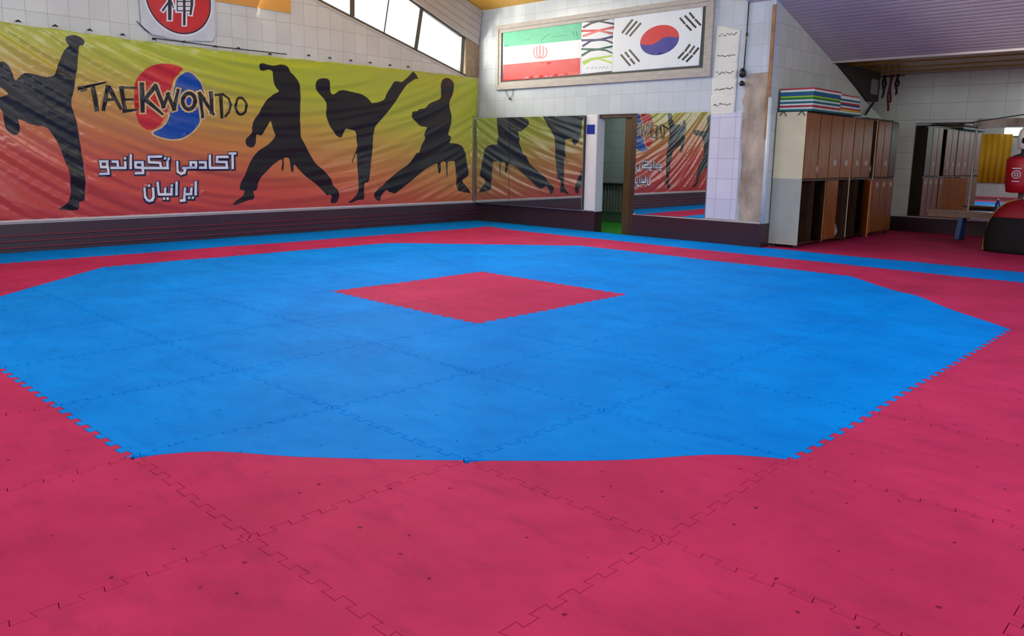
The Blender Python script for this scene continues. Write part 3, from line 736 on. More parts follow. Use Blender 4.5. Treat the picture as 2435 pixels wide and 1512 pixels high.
TXT = [([(20,412),(400,325)],44,18),([(60,445),(130,425)],26,20),([(225,390),(275,700)],58,54),([(430,385),(368,700)],54,46),([(445,395),(605,685)],52,38),([(405,565),(525,560)],38,34),([(612,400),(668,715)],56,50),([(600,395),(822,400)],32,24),([(665,562),(782,558)],32,26),([(640,722),(835,702)],46,26),
 ([(900,350),(912,720)],58,52),([(1090,372),(940,560)],56,44),([(945,560),(1185,765)],52,26),([(1090,375),(1195,660)],50,46),([(1190,660),(1268,480)],44,40),([(1255,490),(1342,695)],46,46),([(1340,690),(1395,430)],48,34),
 (ellipse(1545,585,84,108,18),44,44,True),([(1690,470),(1738,800)],44,34),([(1690,475),(1885,765)],52,34),([(1860,740),(1856,470)],46,52),
 ([(1990,505),(2002,805)],50,36),([(1915,500),(2020,488),(2098,545),(2125,640),(2098,735),(2050,792)],28,28),(ellipse(2265,652,74,116,18),30,30,True)]
for t in TXT[10:21]:
    for q in stroke(t[0], t[1]+50, t[2]+50, len(t) > 3): lay(toL(q, C1), 5)
for t in TXT:
    for q in stroke(t[0], t[1]*1.14, t[2]*1.14, len(t) > 3): lay(toL(q, C1), 1)
PER = [[(2245,130),(2245,325)],[(2198,97),(2285,97)],[(2165,150),(1998,150),(1998,228),(2150,232),(2158,320),(1892,322),(1885,128)],[(1735,235),(1822,235),(1825,320),(1735,320)],
 [(1672,318),(1672,235),(1590,235),(1590,318),(1672,318)],[(1590,320),(1490,325),(1518,352),(1495,395),(1440,414),(1392,385),(1380,230)],
 [(1190,175),(1196,175)],[(1245,180),(1250,180)],[(1238,220),(1235,325),(850,325)],[(1130,145),(942,148),(942,235),(1120,242),(1128,322)],
 [(845,320),(735,315),(732,235),(840,235),(848,402),(735,405)],[(655,125),(655,325)],[(568,172),(572,172)],[(572,235),(570,322),(355,322)],[(372,225),(450,225),(455,320)],
 [(290,310),(185,310),(182,222),(290,222),(298,412),(175,415)],
 [(1670,545),(1670,738)],[(1600,645),(1600,732),(1500,735)],[(1568,790),(1573,790)],[(1625,790),(1630,790)],[(1500,645),(1496,828),(1435,834)],[(1372,550),(1375,738)],
 [(1295,645),(1295,736),(1092,736),(1075,555)],[(1293,598),(1297,598)],[(1195,645),(1195,735)],[(1165,802),(1169,802)],[(1222,802),(1226,802)],[(1005,645),(1005,780),(975,825),(940,840),(900,825),(872,780),(865,645)],[(940,600),(944,600)]]
for p in PER:
    for q in stroke(p, 82): lay(toL([(a+7, b+8) for a, b in q], C2), 6)
for p in PER:
    for q in stroke(p, 38): lay(toL(q, C2), 4)
# banner outline in (y, z)
top = [(-2.6, 2.66), (0.7, 2.80), (2.57, 2.765), (4.3, 2.755), (6.2, 2.79), (8.4, 2.80), (8.93, 2.785)]
B_OUT = []
for a, b in zip(top[:-1], top[1:]):
    n = max(2, int((b[0]-a[0])/0.28))
    for k in range(n):
        t = k/n; sag = -0.018*math.sin(PI*((t*n) % 1.0)) - (0.012 if k % 2 else 0)
        B_OUT.append((a[0]+(b[0]-a[0])*t, a[1]+(b[1]-a[1])*t+sag))
B_OUT += [top[-1], (8.93, 2.05), (8.82, 2.04), (8.82, 0.40), (4.0, 0.40), (-2.6, 0.40)]
def wr(y, z):
    w = z-0.10*(y-4.2)**2*(1.0 if y < 4.2 else 0.55)
    k = 0.95+0.75*max(0, min(1, (5.5-y)/4.0))
    n1 = noise.noise(Vector((w*6.5, y*0.55, 1.3))); n2 = noise.noise(Vector((w*15, y*0.9, 7.7))); n3 = noise.noise(Vector((w*2.2, y*0.4, 4.2)))
    f = (1-abs(n1)*2.0)*0.016+n2*0.011+n3*0.014
    # slack creases gather towards the fixings at the top
    e = min(1.0, max(0.0, (2.85-z)/0.25))*min(1, max(0, (z-0.38)/0.15))
    tp = 0.006*math.sin(y*22)*math.exp(-max(0, 2.8-z)*6)
    return f*k*e+tp
def banner3d(y, z): return Vector((LX(y)+0.045+wr(y, z), y, z))
bn = empty('banner', (LX(3)+0.03, 3.0, 0.4), 'huge yellow and orange vinyl banner with black kicking silhouettes and TAEKWONDO lettering', 'banner')
art('banner_sheet', B_OUT, layers, [BANNER, PBLACK, PRED, PBLUE, PWHITE, PPEACH, PNAVY], banner3d, step=(0.06, 0.028), parent=bn, thick=0.0015)
# hem at the foot and knotted fixings along the top
MB().prism([(LX(y)+0.050, y, 0.385) for y in (-2.6, 8.80)]+[(LX(y)+0.050, y, 0.41) for y in (8.80, -2.6)], (-0.012, 0, 0)).build('hem', mat('hem_white', (214, 196, 190), 0.5), bn)
for px, py in ((42,52),(130,63),(212,73),(290,84),(365,95),(436,101),(510,112),(565,116),(640,130),(732,133),(782,139),(832,145),(878,150),(925,156),(968,160)):
    v = on_left(px, py, 0.02)
    MB().tube([v+Vector((0.03, -0.03, 0.0)), v+Vector((0.035, 0, 0.012)), v+Vector((0.03, 0.03, -0.004))], [0.008, 0.014, 0.006], 6).build('tie', BLACKP, bn)
# thin rod / cable lying over the banner's top edge
a, b = on_left(362, 90, 0.06), on_left(682, 129, 0.06)
tag(MB().tube([a, a.lerp(b, 0.5)+Vector((0, 0, -0.01)), b], 0.007, 6).build('thin_rod', BLACKP), 'thin dark rod lying along the top edge of the banner under the red emblem', 'rod')
a, b = on_left(325, 50, 0.012), on_left(364, 84, 0.012)
tag(MB().tube([a, a.lerp(b, 0.5)+Vector((0, 0, -0.02)), b], 0.005, 6).build('slanting_string', BLACKP), 'short dark string slanting down to the rod left of the red emblem', 'string')

# orange painted board high on the left wall
v0, v1 = on_left(507, 0), on_left(703, 31)
o = MB().prism([(LX(y)+0.012, y, z) for y, z in ((2.2, 3.45), (4.76, 3.45), (4.76, 3.86), (2.2, 3.86))], (-0.010, 0, 0))
tag(o.build('wall_board', mat('orange_board', (214, 156, 74), 0.45)), 'plain orange board high on the left wall right of the red emblem', 'board')
# red round emblem on a clear plastic sheet
def C6(p): return (330+p[0]/12.175, p[1]/12.175)
def toE(poly):
    out = []
    for p in poly:
        v = on_left(*C6(p), 0.03); out.append((v.y, v.z))
    return out
EC = (2.955, 3.395); ER = 0.465
el = [(ellipse(EC[0], EC[1], ER+0.03, ER+0.03, 64), 3), (ellipse(EC[0], EC[1], ER+0.008, ER+0.008, 64), 2), (ellipse(EC[0], EC[1], ER-0.012, ER-0.012, 64), 1)]
GL = [([(905,-500),(905,540)],130,95),([(700,300),(960,-60)],60,50),([(560,-300),(1000,-300)],70,70),([(960,60),(1010,230)],40,30),
      ([(1120,-250),(1120,300)],36,36),([(1120,40),(1480,40)],36,36),([(1120,180),(1480,180)],30,30),([(1120,310),(1470,310)],34,34),([(1325,-450),(1325,700)],84,74),([(1530,-300),(1545,120),(1505,410)],100,60),([(1050,-250),(1640,-250)],50,50)]
for p, w_, w2 in GL:
    for q in stroke(p, w_+86, w2+86): el.append((toE(q), 3))
for p, w_, w2 in GL:
    for q in stroke(p, w_, w2): el.append((toE(q), 2))
def em3d(y, z): return Vector((LX(y)+0.022+0.006*noise.noise(Vector((y*7, z*7, 0))), y, z))
CLEAR = mat('clear_plastic_sheet', (206, 212, 216), 0.12, var=0.06, scale=7, bump=0.8, bscale=9)
E_OUT = [(2.40, 2.98), (2.55, 2.86), (3.0, 2.83), (3.45, 2.88), (3.50, 3.1), (3.50, 3.96), (2.40, 3.96)]
tag(art('emblem_poster', E_OUT, el, [CLEAR, PRED, PBLACK, PWHITE], em3d, step=0.04, thick=0.002), 'round red emblem with white edged characters on shiny clear plastic above the banner', 'poster')

# ------------------------------------------------------------------ framed flags on the back wall
FX0, FX1, FZ0, FZ1 = -8.75, -4.10, 2.55, 3.74
fr = empty('display_frame', ((FX0+FX1)/2, YB, FZ0), 'wide grey moulded frame holding two flags high on the doorway wall', 'frame')
def rail(a, b, c, d, y0): MB().box(a, b, y0, YB-0.001, c, d).build('rail', FRAMEM, fr, bevel=0.004)
t = 0.075
for (o1, y0, tt) in ((0.0, YB-0.05, t), (t, YB-0.035, 0.065)):
    a, b, c, d = FX0+o1, FX1-o1, FZ0+o1, FZ1-o1
    rail(a, b, c, c+tt, y0); rail(a, b, d-tt, d, y0); rail(a, a+tt, c+tt, d-tt, y0); rail(b-tt, b, c+tt, d-tt, y0)
MB().box(FX0+0.14, FX1-0.14, YB-0.012, YB-0.001, FZ0+0.14, FZ1-0.14).build('backing', mat('frame_backing', (60, 66, 64), 0.6), fr)
def C7(p): return (1170+p[0]/7.2, p[1]/7.2)
def C8(p): return (1440+p[0]/4.724, p[1]/4.724)
FY = YB-0.018
def toB(poly, cv, yy=FY):
    out = []
    for p in poly:
        v = on_y(*cv(p), yy); out.append((v.x, v.z))
    return out
def flag3d(amp, sd):
    def f(x, z): return Vector((x, FY-amp*abs(noise.noise(Vector(((x+z*0.8)*5, (x-z)*1.2, sd)))), z))
    return f
IG = mat('flag_green', (84, 196, 156), 0.5, var=0.1, scale=5); IR = mat('flag_red', (206, 48, 56), 0.45, var=0.06); IW = mat('flag_white', (222, 232, 240), 0.5, var=0.02)
ir_out = [(190,520),(1532,358),(1528,1275),(185,1388)]
L = [(toB([(190,520),(1532,358),(1530,678),(200,805)], C7), 1), (toB([(190,1110),(1512,990),(1505,1275),(185,1388)], C7), 2)]
for q in stroke([(820,785),(820,1000)], 26)+stroke([(770,800),(765,930),(800,985)], 20)+stroke([(875,800),(880,930),(845,985)], 20)+stroke([(725,820),(710,900),(735,970),(780,1000)], 18)+stroke([(925,815),(945,890),(920,960),(860,1000)], 18): L.append((toB(q, C7), 3))
for q in stroke([(1385,540),(1410,610)], 16)+stroke([(1440,545),(1470,610)], 16)+stroke([(840,690),(900,640),(990,580)], 12)+stroke([(540,690),(650,672)], 8)+stroke([(1000,640),(1290,600)], 8): L.append((toB(q, C7), 4))
tag(art('flag', toB(ir_out, C7), L, [IW, IG, IR, mat('emblem_rose', (206, 110, 120), 0.5), mat('flag_text_green', (40, 130, 110), 0.5)], flag3d(0.006, 1.0), step=0.06), 'green white and red striped flag at the left end of the display frame', 'flag', 'flags in the display frame')
bp_out = [(1536,335),(2095,265),(2078,1215),(1520,1272)]
BL = [([(1540,365),(1830,362),(2090,292)],(66,48,62)),([(1570,465),(1700,395),(1830,362),(2080,412)],(62,66,84)),([(1540,530),(1830,522),(2085,465)],(208,52,66)),([(1565,615),(1830,525),(2080,575)],(222,110,112)),
      ([(1540,690),(1820,684),(2080,625)],(44,42,104)),([(1560,785),(1690,700),(1820,680),(1950,690),(2080,745)],(40,38,100)),([(1540,840),(1810,848),(2070,788)],(14,84,74)),([(1550,945),(1680,865),(1810,845),(1950,860),(2060,908)],(14,84,74)),
      ([(1565,1065),(1700,1010),(1800,995),(2060,955)],(160,200,60)),([(1575,1095),(1700,1020),(1810,1000),(2055,1075)],(170,206,80))]
L = []; bm_ = [IW]
for p, c_ in BL:
    bm_.append(mat('belt_print_%d_%d_%d' % c_, c_, 0.5))
    for q in stroke(p, 40, 30): L.append((toB(q, C7), len(bm_)-1))
bm_.append(mat('caption_grey', (150, 168, 190), 0.6))
for a in (1620, 1700, 1760, 1830, 1890, 1950):
    for q in stroke([(a, 1180-(a-1600)*0.03), (a+35, 1150-(a-1600)*0.03)], 14): L.append((toB(q, C7), len(bm_)-1))
tag(art('belt_poster', toB(bp_out, C7), L, bm_, flag3d(0.002, 2.0), step=0.08), 'white poster of knotted coloured belts between the two framed flags', 'poster')
kr_out = [(92,178),(1100,50),(1052,735),(72,812)]
L = [(toB(ellipse(608, 450, 222, 165, 48), C8), 1)]
L = [(toB([(608+220*math.cos(a)-8*math.sin(a), 450+168*math.sin(a)-30*math.cos(a)) for a in [2*PI*i/48 for i in range(48)]], C8), 1)]
def tg(a): return (608+220*math.cos(a)-8*math.sin(a), 450+168*math.sin(a)-30*math.cos(a))
low = [tg(-0.02+(PI+0.02)*i/24) for i in range(25)]
scv = [(400,500),(450,505),(520,502),(570,480),(610,450),(650,425),(700,412),(760,414),(800,424)]
L.append((toB(low+scv, C8), 2))
TGR = [[(300,225),(190,365)],[(348,245),(232,382)],[(392,265),(276,400)],
 [(178,620),(272,732)],[(225,592),(262,638)],[(282,664),(322,712)],[(272,565),(375,685)],
 [(842,208),(888,262)],[(908,284),(958,336)],[(896,182),(1010,304)],[(948,148),(992,202)],[(1012,224),(1064,278)],
 [(944,505),(896,572)],[(876,592),(822,650)],[(994,524),(946,590)],[(926,610),(868,668)],[(1042,542),(992,604)],[(972,628),(912,688)]]
for p in TGR:
    for q in stroke(p, 24): L.append((toB(q, C8), 3))
tag(art('flag', toB(kr_out, C8), L, [IW, mat('taegeuk_red', (204, 32, 44), 0.5), mat('taegeuk_blue', (44, 40, 148), 0.5), PBLACK], flag3d(0.005, 5.0), step=0.06), 'white flag with red and blue disc and black bars at right end of frame', 'flag', 'flags in the display frame')
# small hooks under the frame
v = on_y(1212, 222, YB-0.01)
a = MB(); a.tube([(v.x-0.11, YB-0.012, 2.545), (v.x-0.06, YB-0.014, 2.44), (v.x+0.02, YB-0.014, 2.38), (v.x+0.08, YB-0.014, 2.45), (v.x+0.09, YB-0.012, 2.545)], 0.005, 6)
h = a.build('wire_loop', METAL); tag(h, 'thin wire loop hanging below the left end of the display frame', 'wire')
MB().lathe([(0.004, 0), (0.02, 0.005), (0.022, 0.03), (0.004, 0.045)], (v.x+0.02, YB-0.03, 2.355), seg=10).build('knob', METAL, h)

# paper list with handwriting, five overlapping sheets
NM = ['topmost handwritten paper sheet taped beside the display frame', 'second handwritten sheet from the top of the taped paper list', 'middle handwritten sheet of the taped paper list', 'fourth handwritten sheet from the top of the taped paper list', 'lowest handwritten sheet of the paper list, beside the mirror top']
SH = [((1704,60),(1762,70),(1757,118),(1700,110), 83), ((1700,104),(1758,112),(1754,150),(1697,150), 133), ((1697,148),(1755,146),(1752,190),(1694,190), 174), ((1694,186),(1752,184),(1750,228),(1692,230), 213), ((1691,226),(1750,222),(1747,268),(1689,273), 251)]
for k, (a, b, c, d, ty) in enumerate(SH):
    yy = YB-0.006-0.002*k
    P = [on_y(*q, yy) for q in (a, b, c, d)]
    outl = [(p.x, p.z) for p in P]
    L = []
    random.seed(40+k)
    x = a[0]+6
    while x < a[0]+46:
        ln = random.uniform(2.5, 5); yb_ = ty+random.uniform(-2.5, 2.5)-(x-a[0])*0.05
        for q in stroke([(x, yb_), (x+ln*0.5, yb_-random.uniform(-2, 2.5)), (x+ln, yb_+random.uniform(-1, 1))], 1.6): L.append((toB(q, lambda p: p, yy), 1))
        x += ln+random.uniform(-0.6, 2)
    tag(art('paper_sheet', outl, L, [PAPER, INK], lambda x_, z_, yy=yy: Vector((x_, yy-0.003*noise.noise(Vector((x_*6, z_*6, 3))), z_)), step=0.05, thick=0.0008), NM[k], 'paper', 'handwritten paper list beside the frame')

# ------------------------------------------------------------------ lockers
LXF = -2.65   # front plane
LD = -0.12    # row offset
def locker(y0, y1, cells_top, cells_bot, label, side=False):
    y0 += LD; y1 += LD
    cells_top = [(a+LD, b_+LD, k) for a, b_, k in cells_top]; cells_bot = [(a+LD, b_+LD, k) for a, b_, k in cells_bot]
    e = empty('locker', ((XP+LXF)/2, (y0+y1)/2, 0), label, 'locker', 'wooden lockers along the alcove wall')
    b = MB(); xb = XP+0.02
    b.box(xb, LXF-0.02, y0, y0+0.02, 0.06, 2.0, 1); b.box(xb, LXF-0.02, y1-0.02, y1, 0.06, 2.0)
    b.box(xb, xb+0.012, y0+0.02, y1-0.02, 0.06, 2.0, 2)
    for z in (0.06, 1.0, 1.98): b.box(xb, LXF-0.02, y0+0.02, y1-0.02, z, z+0.025)
    ys_ = sorted(set([c_[0] for c_ in cells_top[1:]]))
    for y in ys_: b.box(xb+0.012, LXF-0.021, y-0.008, y+0.008, 0.085, 1.98)
    b.build('body', [WOODD, CREAM, DARK], e)  # shade of open cells and door gaps put into the darker body wood
    ft = 0
    for yy in (y0+0.05, y1-0.09):
        for xx in (XP+0.05, LXF-0.09):
            MB().box(xx, xx+0.05, yy, yy+0.05, 0.0, 0.06).build('foot', WOODD, e)
    if side:
        MB().box(xb, LXF, y0-0.014, y0-0.001, 1.03, 2.0).build('side_panel', CREAM, e)
        MB().box(xb, LXF, y0-0.014, y0-0.001, 0.05, 1.03).build('side_panel', GREYB, e)
    def door(ya, yb_, z0, z1, kind):
        if kind == 'none': return
        m_ = {'wood': WOOD, 'dark': WOODD, 'orange': WOODO, 'ajar': WOOD}[kind.split('+')[0]]
        g = 0.014
        d = MB()
        if kind.startswith('ajar') or kind.startswith('orange'):
            ang = 0.42 if kind.startswith('ajar') else 0.5
            L_ = yb_-ya-2*g
            # hinged on the far side, swung out a little
            d.obox((LXF-0.02, yb_-g, z0), (math.sin(ang)*L_, -math.cos(ang)*L_, 0), (-0.018*math.cos(ang), -0.018*math.sin(ang), 0), (0, 0, z1-z0))
        else:
            d.box(LXF-0.02, LXF, ya+g, yb_-g, z0, z1)
        dd = d.build('door', m_, e, bevel=0.003)
        return dd
    def plate(ya, yb_, z, dd):
        ym = (ya+yb_)/2
        MB().box(LXF, LXF+0.003, ym-0.05, ym+0.05, z-0.04, z+0.04).build('number_label', mat('label_card', (186, 176, 168), 0.5) if 'label_card' not in MATS else MATS['label_card'], e)
    def handle(ya, yb_, z, near=False):
        ym = yb_-0.07 if not near else ya+0.08
        h_ = MB(); h_.tube([(LXF, ym, z-0.07), (LXF+0.03, ym, z-0.06), (LXF+0.03, ym, z+0.06), (LXF, ym, z+0.07)], 0.006, 6); h_.build('handle', CHROME, e)
    for ya, yb_, kind in cells_top:
        door(ya, yb_, 1.035, 1.985, kind)
        if '+' in kind:
            if 'p' in kind.split('+')[1]: plate(ya, yb_, 1.27, e)
            if 'h' in kind.split('+')[1]: handle(ya, yb_, 1.17)
    for ya, yb_, kind in cells_bot:
        door(ya, yb_, 0.08, 0.995, kind)
        if '+' in kind and 'p' in kind.split('+')[1]: plate(ya, yb_, 0.90, e)
    return e
locker(9.36, 11.20, [(9.37, 9.86, 'wood+h'), (9.86, 10.28, 'wood'), (10.28, 10.74, 'wood+p'), (10.74, 11.19, 'wood+p')],
       [(9.37, 9.86, 'none'), (9.86, 10.28, 'ajar'), (10.28, 10.74, 'wood'), (10.74, 11.19, 'none')], 'nearest wooden locker block with a cream end panel and empty lower cells', side=True)
locker(11.22, 12.24, [(11.23, 11.62, 'wood+p'), (11.62, 12.03, 'wood+ph')], [(11.23, 11.92, 'orange'), (11.95, 12.23, 'wood+p')], 'middle wooden locker block with a bright orange lower door')
locker(12.26, 13.30, [(12.28, 12.58, 'wood'), (12.58, 12.93, 'wood+p'), (12.93, 13.29, 'dark')], [(12.27, 12.62, 'wood+p'), (12.62, 12.95, 'wood+p'), (12.95, 13.29, 'wood+p')], 'farthest wooden locker block beside the alcove mirror')
# bag in the open lower cell
o = MB(); o.lathe([(0.02, 0), (0.12, 0.01), (0.14, 0.08), (0.10, 0.2), (0.04, 0.27), (0.02, 0.28)], (-2.84, 10.84, 0.086), 1.0, 0.9, 14)
tag(o.build('shoe_bag', mat('bag_grey', (150, 150, 146), 0.7, bump=0.6, bscale=14)), 'small crumpled grey bag inside the open lower cell of the nearest lockers', 'bag')
# sheet lying on top of the lockers far end
tag(MB().box(-3.05, -2.66, 11.65, 12.9, 2.008, 2.022).build('loose_board', WOODD), 'thin dark board lying on top of the farthest lockers', 'board')

# striped mats stacked on the lockers
CM = {'white': mat('pad_white', (218, 226, 226), 0.6), 'red': mat('pad_red', (176, 44, 56), 0.6), 'teal': mat('pad_teal', (10, 104, 112), 0.6), 'blue': mat('pad_blue', (14, 84, 150), 0.6),
      'lime': mat('pad_lime', (150, 196, 60), 0.6), 'green': mat('pad_green', (20, 124, 60), 0.6), 'yellow': mat('pad_yellow', (206, 180, 60), 0.6)}
def slab(y0, y1, z, th, base, topc, label, grp, dx=0.0):
    e = empty('exercise_mat', ((-3.08+-2.58)/2, (y0+y1)/2, z), label, 'exercise mat', grp)
    MB().box(-3.08, -2.58+dx, y0, y1, z, z+th*0.52).build('lower_layer', CM[base], e, bevel=0.004)
    MB().box(-3.078, -2.582+dx, y0+0.002, y1-0.002, z+th*0.52, z+th*0.97).build('upper_layer', CM[topc], e, bevel=0.004)
ORD = ['lowest', 'second lowest', 'third from bottom', 'third from top', 'second from top', 'topmost']
sets = [('teal', 'white'), ('red', 'white'), ('teal', 'white'), ('green', 'lime'), ('blue', 'teal'), ('white', 'red')]
z = 2.01
for k, (a, b) in enumerate(sets):
    slab(9.235+0.004*(k % 2), 10.23, z, 0.055, a, b, '%s mat, %s and %s, of the nearer striped stack on the lockers' % (ORD[k], a, b), 'striped mats stacked at the near end of the lockers', 0.006*(k % 3)); z += 0.055
sets = [('teal', 'white'), ('yellow', 'red'), ('white', 'blue'), ('red', 'white'), ('teal', 'white'), ('white', 'red')]
z = 2.01
for k, (a, b) in enumerate(sets):
    slab(10.25, 11.08-0.02*k, z, 0.053-0.001*k, a, b, '%s mat, %s and %s, of the farther striped stack on the lockers' % (ORD[k], a, b), 'striped mats stacked farther along the lockers', 0.008*((k+1) % 3)); z += 0.053-0.001*k
for k, x in enumerate((-3.0, -2.72)):
    a = MB(); a.tube([(x-0.05, 9.215, 1.95), (x-0.01, 9.208, 2.0), (x, 9.208, 2.008)], 0.006, 6); a.tube([(x, 9.208, 2.008), (x+0.02, 9.208, 1.99), (x+0.05, 9.215, 1.94)], 0.006, 6)
    tag(a.build('tied_string', BLACKP), ['dark string end hanging over the cream locker panel near the pipe', 'dark string end hanging over the cream locker panel at its front corner'][k], 'string', 'string ends under the stacked mats')

# ------------------------------------------------------------------ dark wedge, belts and lamp in the alcove
w = MB(); w.prism([(XP+0.001, 11.2, 2.90), (XP+0.001, 13.2, 2.90), (XP+0.001, 13.2, 2.38), (XP+0.001, 12.72, 2.36), (XP+0.001, 12.2, 2.56)], (0.05, 0, 0))
e = empty('wedge_panel', (XP, 12.4, 2.4), 'dark wedge shaped panel filling the slope above the farthest lockers', 'panel')
w.build('panel', DARK, e)
MB().box(XP+0.052, XP+0.06, 12.78, 13.1, 2.50, 2.76).build('cover_plate', mat('plate_grey', (120, 120, 122), 0.5), e)
a = MB(); a.tube([(XP+0.04, 13.0, 2.35), (XP+0.1, 12.5, 2.12)], 0.018, 8)
tag(a.build('support_strut', BLACKP), 'short black strut below the dark wedge panel', 'strut')
hk = MB(); hk.tube([(XP+0.005, 13.365, 2.84), (XP+0.2, 13.365, 2.84), (XP+0.42, 13.365, 2.85)], 0.012, 8)
tag(hk.build('belt_hook', BLACKP), 'black wall hook holding the martial arts belts', 'hook')
DR = mat('belt_maroon', (92, 16, 30), 0.7)
for k, (x, z1, m_, lb) in enumerate(((XP+0.18, 2.22, DR, 'maroon belt hanging from the hook beside the dark wedge panel'), (XP+0.30, 2.50, BLACK, 'black belt looped short on the hook beside the dark wedge panel'), (XP+0.08, 2.45, BLACK, 'black belt hanging nearest the alcove side wall'))):
    bt = MB(); n = 9
    dn = [(x+0.015*math.sin(q*0.9+k), 13.33-0.01*k, 2.87-(2.87-z1)*q/n) for q in range(n+1)]
    dn2 = [(x+0.015*math.cos(q*0.8+k), 13.40-0.01*k, 2.87-(2.72-z1)*q/n) for q in range(n+1)]
    pts = dn[::-1]+dn2
    vs = []; t3 = 0.005
    for p in pts: vs += [(p[0]-0.02, p[1], p[2]), (p[0]+0.02, p[1], p[2]), (p[0]+0.02, p[1]+t3, p[2]+0.001), (p[0]-0.02, p[1]+t3, p[2]+0.001)]
    N = len(pts)
    bt.add(vs, [(4*q+a_, 4*q+(a_+1) % 4, 4*q+4+(a_+1) % 4, 4*q+4+a_) for q in range(N-1) for a_ in range(4)]+[(0, 1, 2, 3), (4*N-4, 4*N-3, 4*N-2, 4*N-1)])
    tag(bt.build('martial_arts_belt', m_), lb, 'belt', 'belts hanging in the alcove')
# cable on the alcove wall
a = on_y(2180, 300, YA-0.02); b = on_y(2270, 297, YA-0.02); c = on_y(2422, 274, YA-0.02)
tag(MB().tube([a, b, c, c+(c-b)], 0.008, 6).build('wall_cable', BLACKP), 'thin dark cable rising along the tiles above the alcove mirrors', 'cable')
a = on_y(2265, 297, YA-0.03); b = on_y(2325, 303, YA-0.03)
tag(MB().tube([a, b], 0.018, 8).build('metal_rod', METAL), 'short dark rod fixed above the alcove mirrors', 'rod')

# ------------------------------------------------------------------ bench and things on it
be = empty('bench', (-1.0, 12.85, 0), 'long low wooden bench with blue metal legs in front of the alcove mirror', 'bench')
MB().box(-1.93, 0.4, 12.72, 13.05, 0.46, 0.50).build('seat', PLANK, be, bevel=0.006)
MB().box(-1.90, 0.37, 12.73, 12.76, 0.39, 0.46).build('apron', PLANK, be)
for x in (-1.42, 0.0):
    for dy in (12.77, 13.0):
        l_ = MB(); s_ = -1 if dy < 12.9 else 1
        l_.obox((x, dy-0.02, 0.46), (0.07, 0, 0), (0, 0.03, 0), (-0.03, 0.03*s_, -0.44)); l_.build('leg', BLUEM, be)
        MB().box(x-0.045, x+0.055, dy+0.03*s_-0.03, dy+0.03*s_+0.02, 0.003, 0.03).build('foot_cap', BLACKP, be)
MB().box(-1.32, -0.02, 12.86, 12.90, 0.40, 0.44).build('stretcher', mat('bright_blue_metal', (40, 130, 220), 0.3), be)
bt = empty('bottle', (-0.90, 12.9, 0.5), 'small blue bottle standing on the bench beside the training dummy', 'bottle')
MB().lathe([(0.001, 0), (0.035, 0.0), (0.038, 0.02), (0.038, 0.14), (0.03, 0.16), (0.015, 0.18), (0.015, 0.2)], (-0.90, 12.9, 0.501), seg=16).build('body', mat('bottle_blue', (20, 70, 130), 0.25), bt)
MB().lathe([(0.001, 0), (0.018, 0.0), (0.018, 0.03), (0.001, 0.031)], (-0.90, 12.9, 0.701), seg=12).build('cap', WHITE, bt)

# training dummy wearing a red chest guard and white head guard
dm = empty('training_dummy', (-0.43, 12.1, 0), 'training dummy with red chest guard and white head guard behind the sports bag', 'training dummy')
dx, dy = -0.43, 12.1
MB().lathe([(0.001, 0.005), (0.28, 0.005), (0.29, 0.05), (0.2, 0.12), (0.06, 0.15), (0.001, 0.15)], (dx, dy, 0)).build('base', BLACKP, dm)
MB().tube([(dx, dy, 0.14), (dx, dy, 0.95)], 0.04, 12).build('pole', CHROME, dm)
MB().lathe([(0.001, 0.86), (0.15, 0.88), (0.17, 0.98), (0.18, 1.15), (0.20, 1.32), (0.17, 1.42), (0.07, 1.46), (0.065, 1.52), (0.001, 1.53)], (dx, dy, 0), 1, 0.62).build('torso', mat('dummy_skin', (60, 52, 50), 0.5), dm)
gd = MB().lathe([(0.165, 0.86), (0.20, 0.87), (0.225, 1.0), (0.23, 1.2), (0.235, 1.36), (0.20, 1.405), (0.16, 1.41)], (dx, dy, 0), 1.05, 0.72, 32).build('chest_guard', mat('guard_red', (186, 20, 40), 0.4), dm)
# white emblem ring and bars on the guard front
gy = dy-0.235*0.72-0.012
em = MB()
for i_ in range(20):
    a0, a1 = 2*PI*i_/20, 2*PI*(i_+1)/20
    for rr0, rr1 in ((0.05, 0.062), (0.018, 0.03)):
        P = [(dx-0.06+rr0*math.cos(a0), gy, 1.14+rr0*math.sin(a0)), (dx-0.06+rr1*math.cos(a0), gy, 1.14+rr1*math.sin(a0)), (dx-0.06+rr1*math.cos(a1), gy, 1.14+rr1*math.sin(a1)), (dx-0.06+rr0*math.cos(a1), gy, 1.14+rr0*math.sin(a1))]
        em.prism(P, (0, 0.02, 0))
em.box(dx-0.12, dx, gy, gy+0.02, 1.225, 1.24); em.box(dx-0.11, dx-0.01, gy, gy+0.02, 1.03, 1.045)
em.build('emblem', PWHITE, gd if False else dm)
MB().lathe([(0.001, 1.50), (0.06, 1.51), (0.095, 1.58), (0.10, 1.68), (0.085, 1.76), (0.03, 1.80), (0.001, 1.80)], (dx, dy, 0), 0.9, 1.0).build('head', MATS['dummy_skin'], dm)
hg = MB(); hg.lathe([(0.10, 1.52), (0.125, 1.54), (0.135, 1.64), (0.135, 1.72), (0.12, 1.80), (0.08, 1.85), (0.001, 1.865)], (dx, dy+0.02, 0), 0.98, 1.05)
hg.build('head_guard', mat('guard_white', (214, 214, 214), 0.4), dm)
MB().lathe([(0.001, 0), (0.05, 0.01), (0.06, 0.05), (0.05, 0.09), (0.001, 0.1)], (dx, dy-0.10, 1.60), 1, 0.6, 16).build('face_opening', BLACKP, dm)

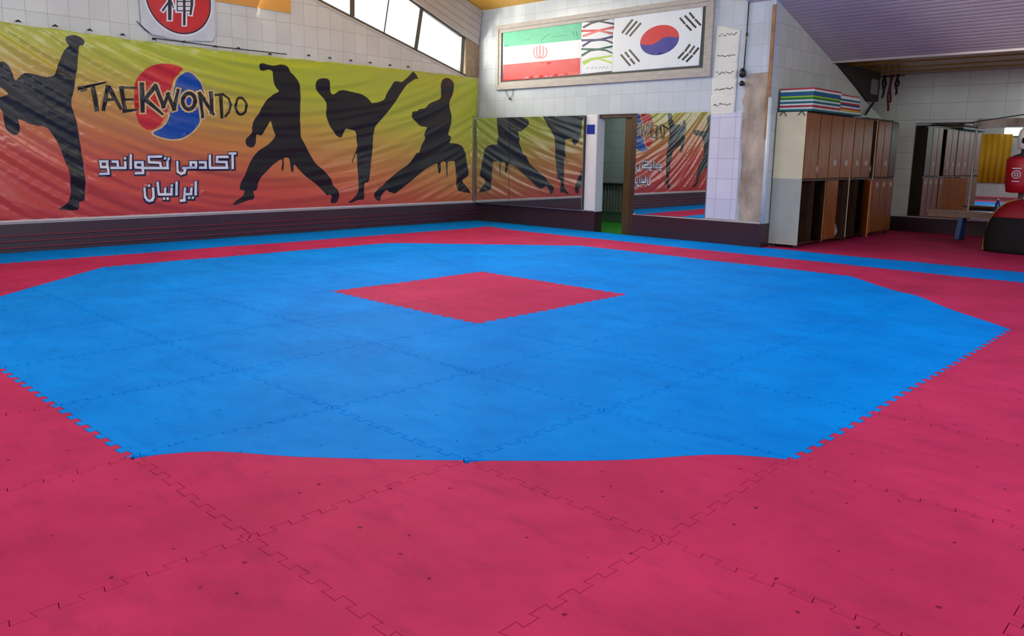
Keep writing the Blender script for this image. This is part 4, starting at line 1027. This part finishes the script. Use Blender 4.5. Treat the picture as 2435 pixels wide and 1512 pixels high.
# sports bag, red top, black lower half and yellow piping
def bagpt(u, v): return (u, v)
sb = empty('sports_bag', (-0.2, 11.45, 0), 'big black and red sports bag with yellow piping at the right edge of the photo', 'bag')
def ell(cx_, cy_, z0, z1, rx, ry, p=2.6, top=True):
    b = MB(); seg, rg = 40, 14; vs = []
    for r in range(rg+1):
        zz = z0+(z1-z0)*r/rg
        k = (1-abs((zz)/0.79)**p)**(1/p) if zz < 0.79 else 0.0
        k = max(k, 0.02)
        if zz < 0.08: k *= 0.94+0.06*zz/0.08
        for j in range(seg):
            a = 2*PI*j/seg; ca, sa = math.cos(a), math.sin(a)
            wv = 1+0.02*noise.noise(Vector((ca*3, sa*3, zz*5)))
            vs.append((cx_+rx*k*wv*math.copysign(abs(ca)**0.8, ca), cy_+ry*k*wv*math.copysign(abs(sa)**0.8, sa), zz))
    fs = [(i_*seg+j, i_*seg+(j+1) % seg, (i_+1)*seg+(j+1) % seg, (i_+1)*seg+j) for i_ in range(rg) for j in range(seg)]
    fs += [list(range(seg))[::-1], [rg*seg+j for j in range(seg)]]
    return b.add(vs, fs, 0, True)
ell(-0.2, 11.45, 0.005, 0.52, 0.52, 0.34).build('lower_body', BLACK, sb)
ell(-0.2, 11.45, 0.52, 0.785, 0.52, 0.34).build('upper_body', mat('bag_red', (150, 14, 34), 0.5, bump=0.4, bscale=12), sb)
pts = []
for i_ in range(21):
    zz = 0.02+0.76*i_/20; k = max((1-(zz/0.79)**2.6)**(1/2.6), 0.02)
    pts.append((-0.2-0.52*k*0.93, 11.45-0.34*k*0.42, zz))
MB().tube(pts, 0.014, 8).build('piping', mat('piping_yellow', (190, 150, 30), 0.5), sb)

# things only seen in the alcove mirror: yellow curtain on the rear wall, orange cabinet
cu = MB(); n = 40; vs = []
for k in range(n+1):
    x = -6.9+1.7*k/n; yy = YR+0.08+0.03*math.sin(k*1.3)
    vs += [(x, yy, 0.55), (x, yy, 2.45)]
cu.add(vs, [(2*k, 2*k+2, 2*k+3, 2*k+1) for k in range(n)], 0, True)
c_ = cu.build('curtain', mat('curtain_yellow', (196, 152, 14), 0.7)); tag(c_, 'yellow curtain reflected in the alcove mirror behind the bench', 'curtain')
md = c_.modifiers.new('thickness', 'SOLIDIFY'); md.thickness = 0.004
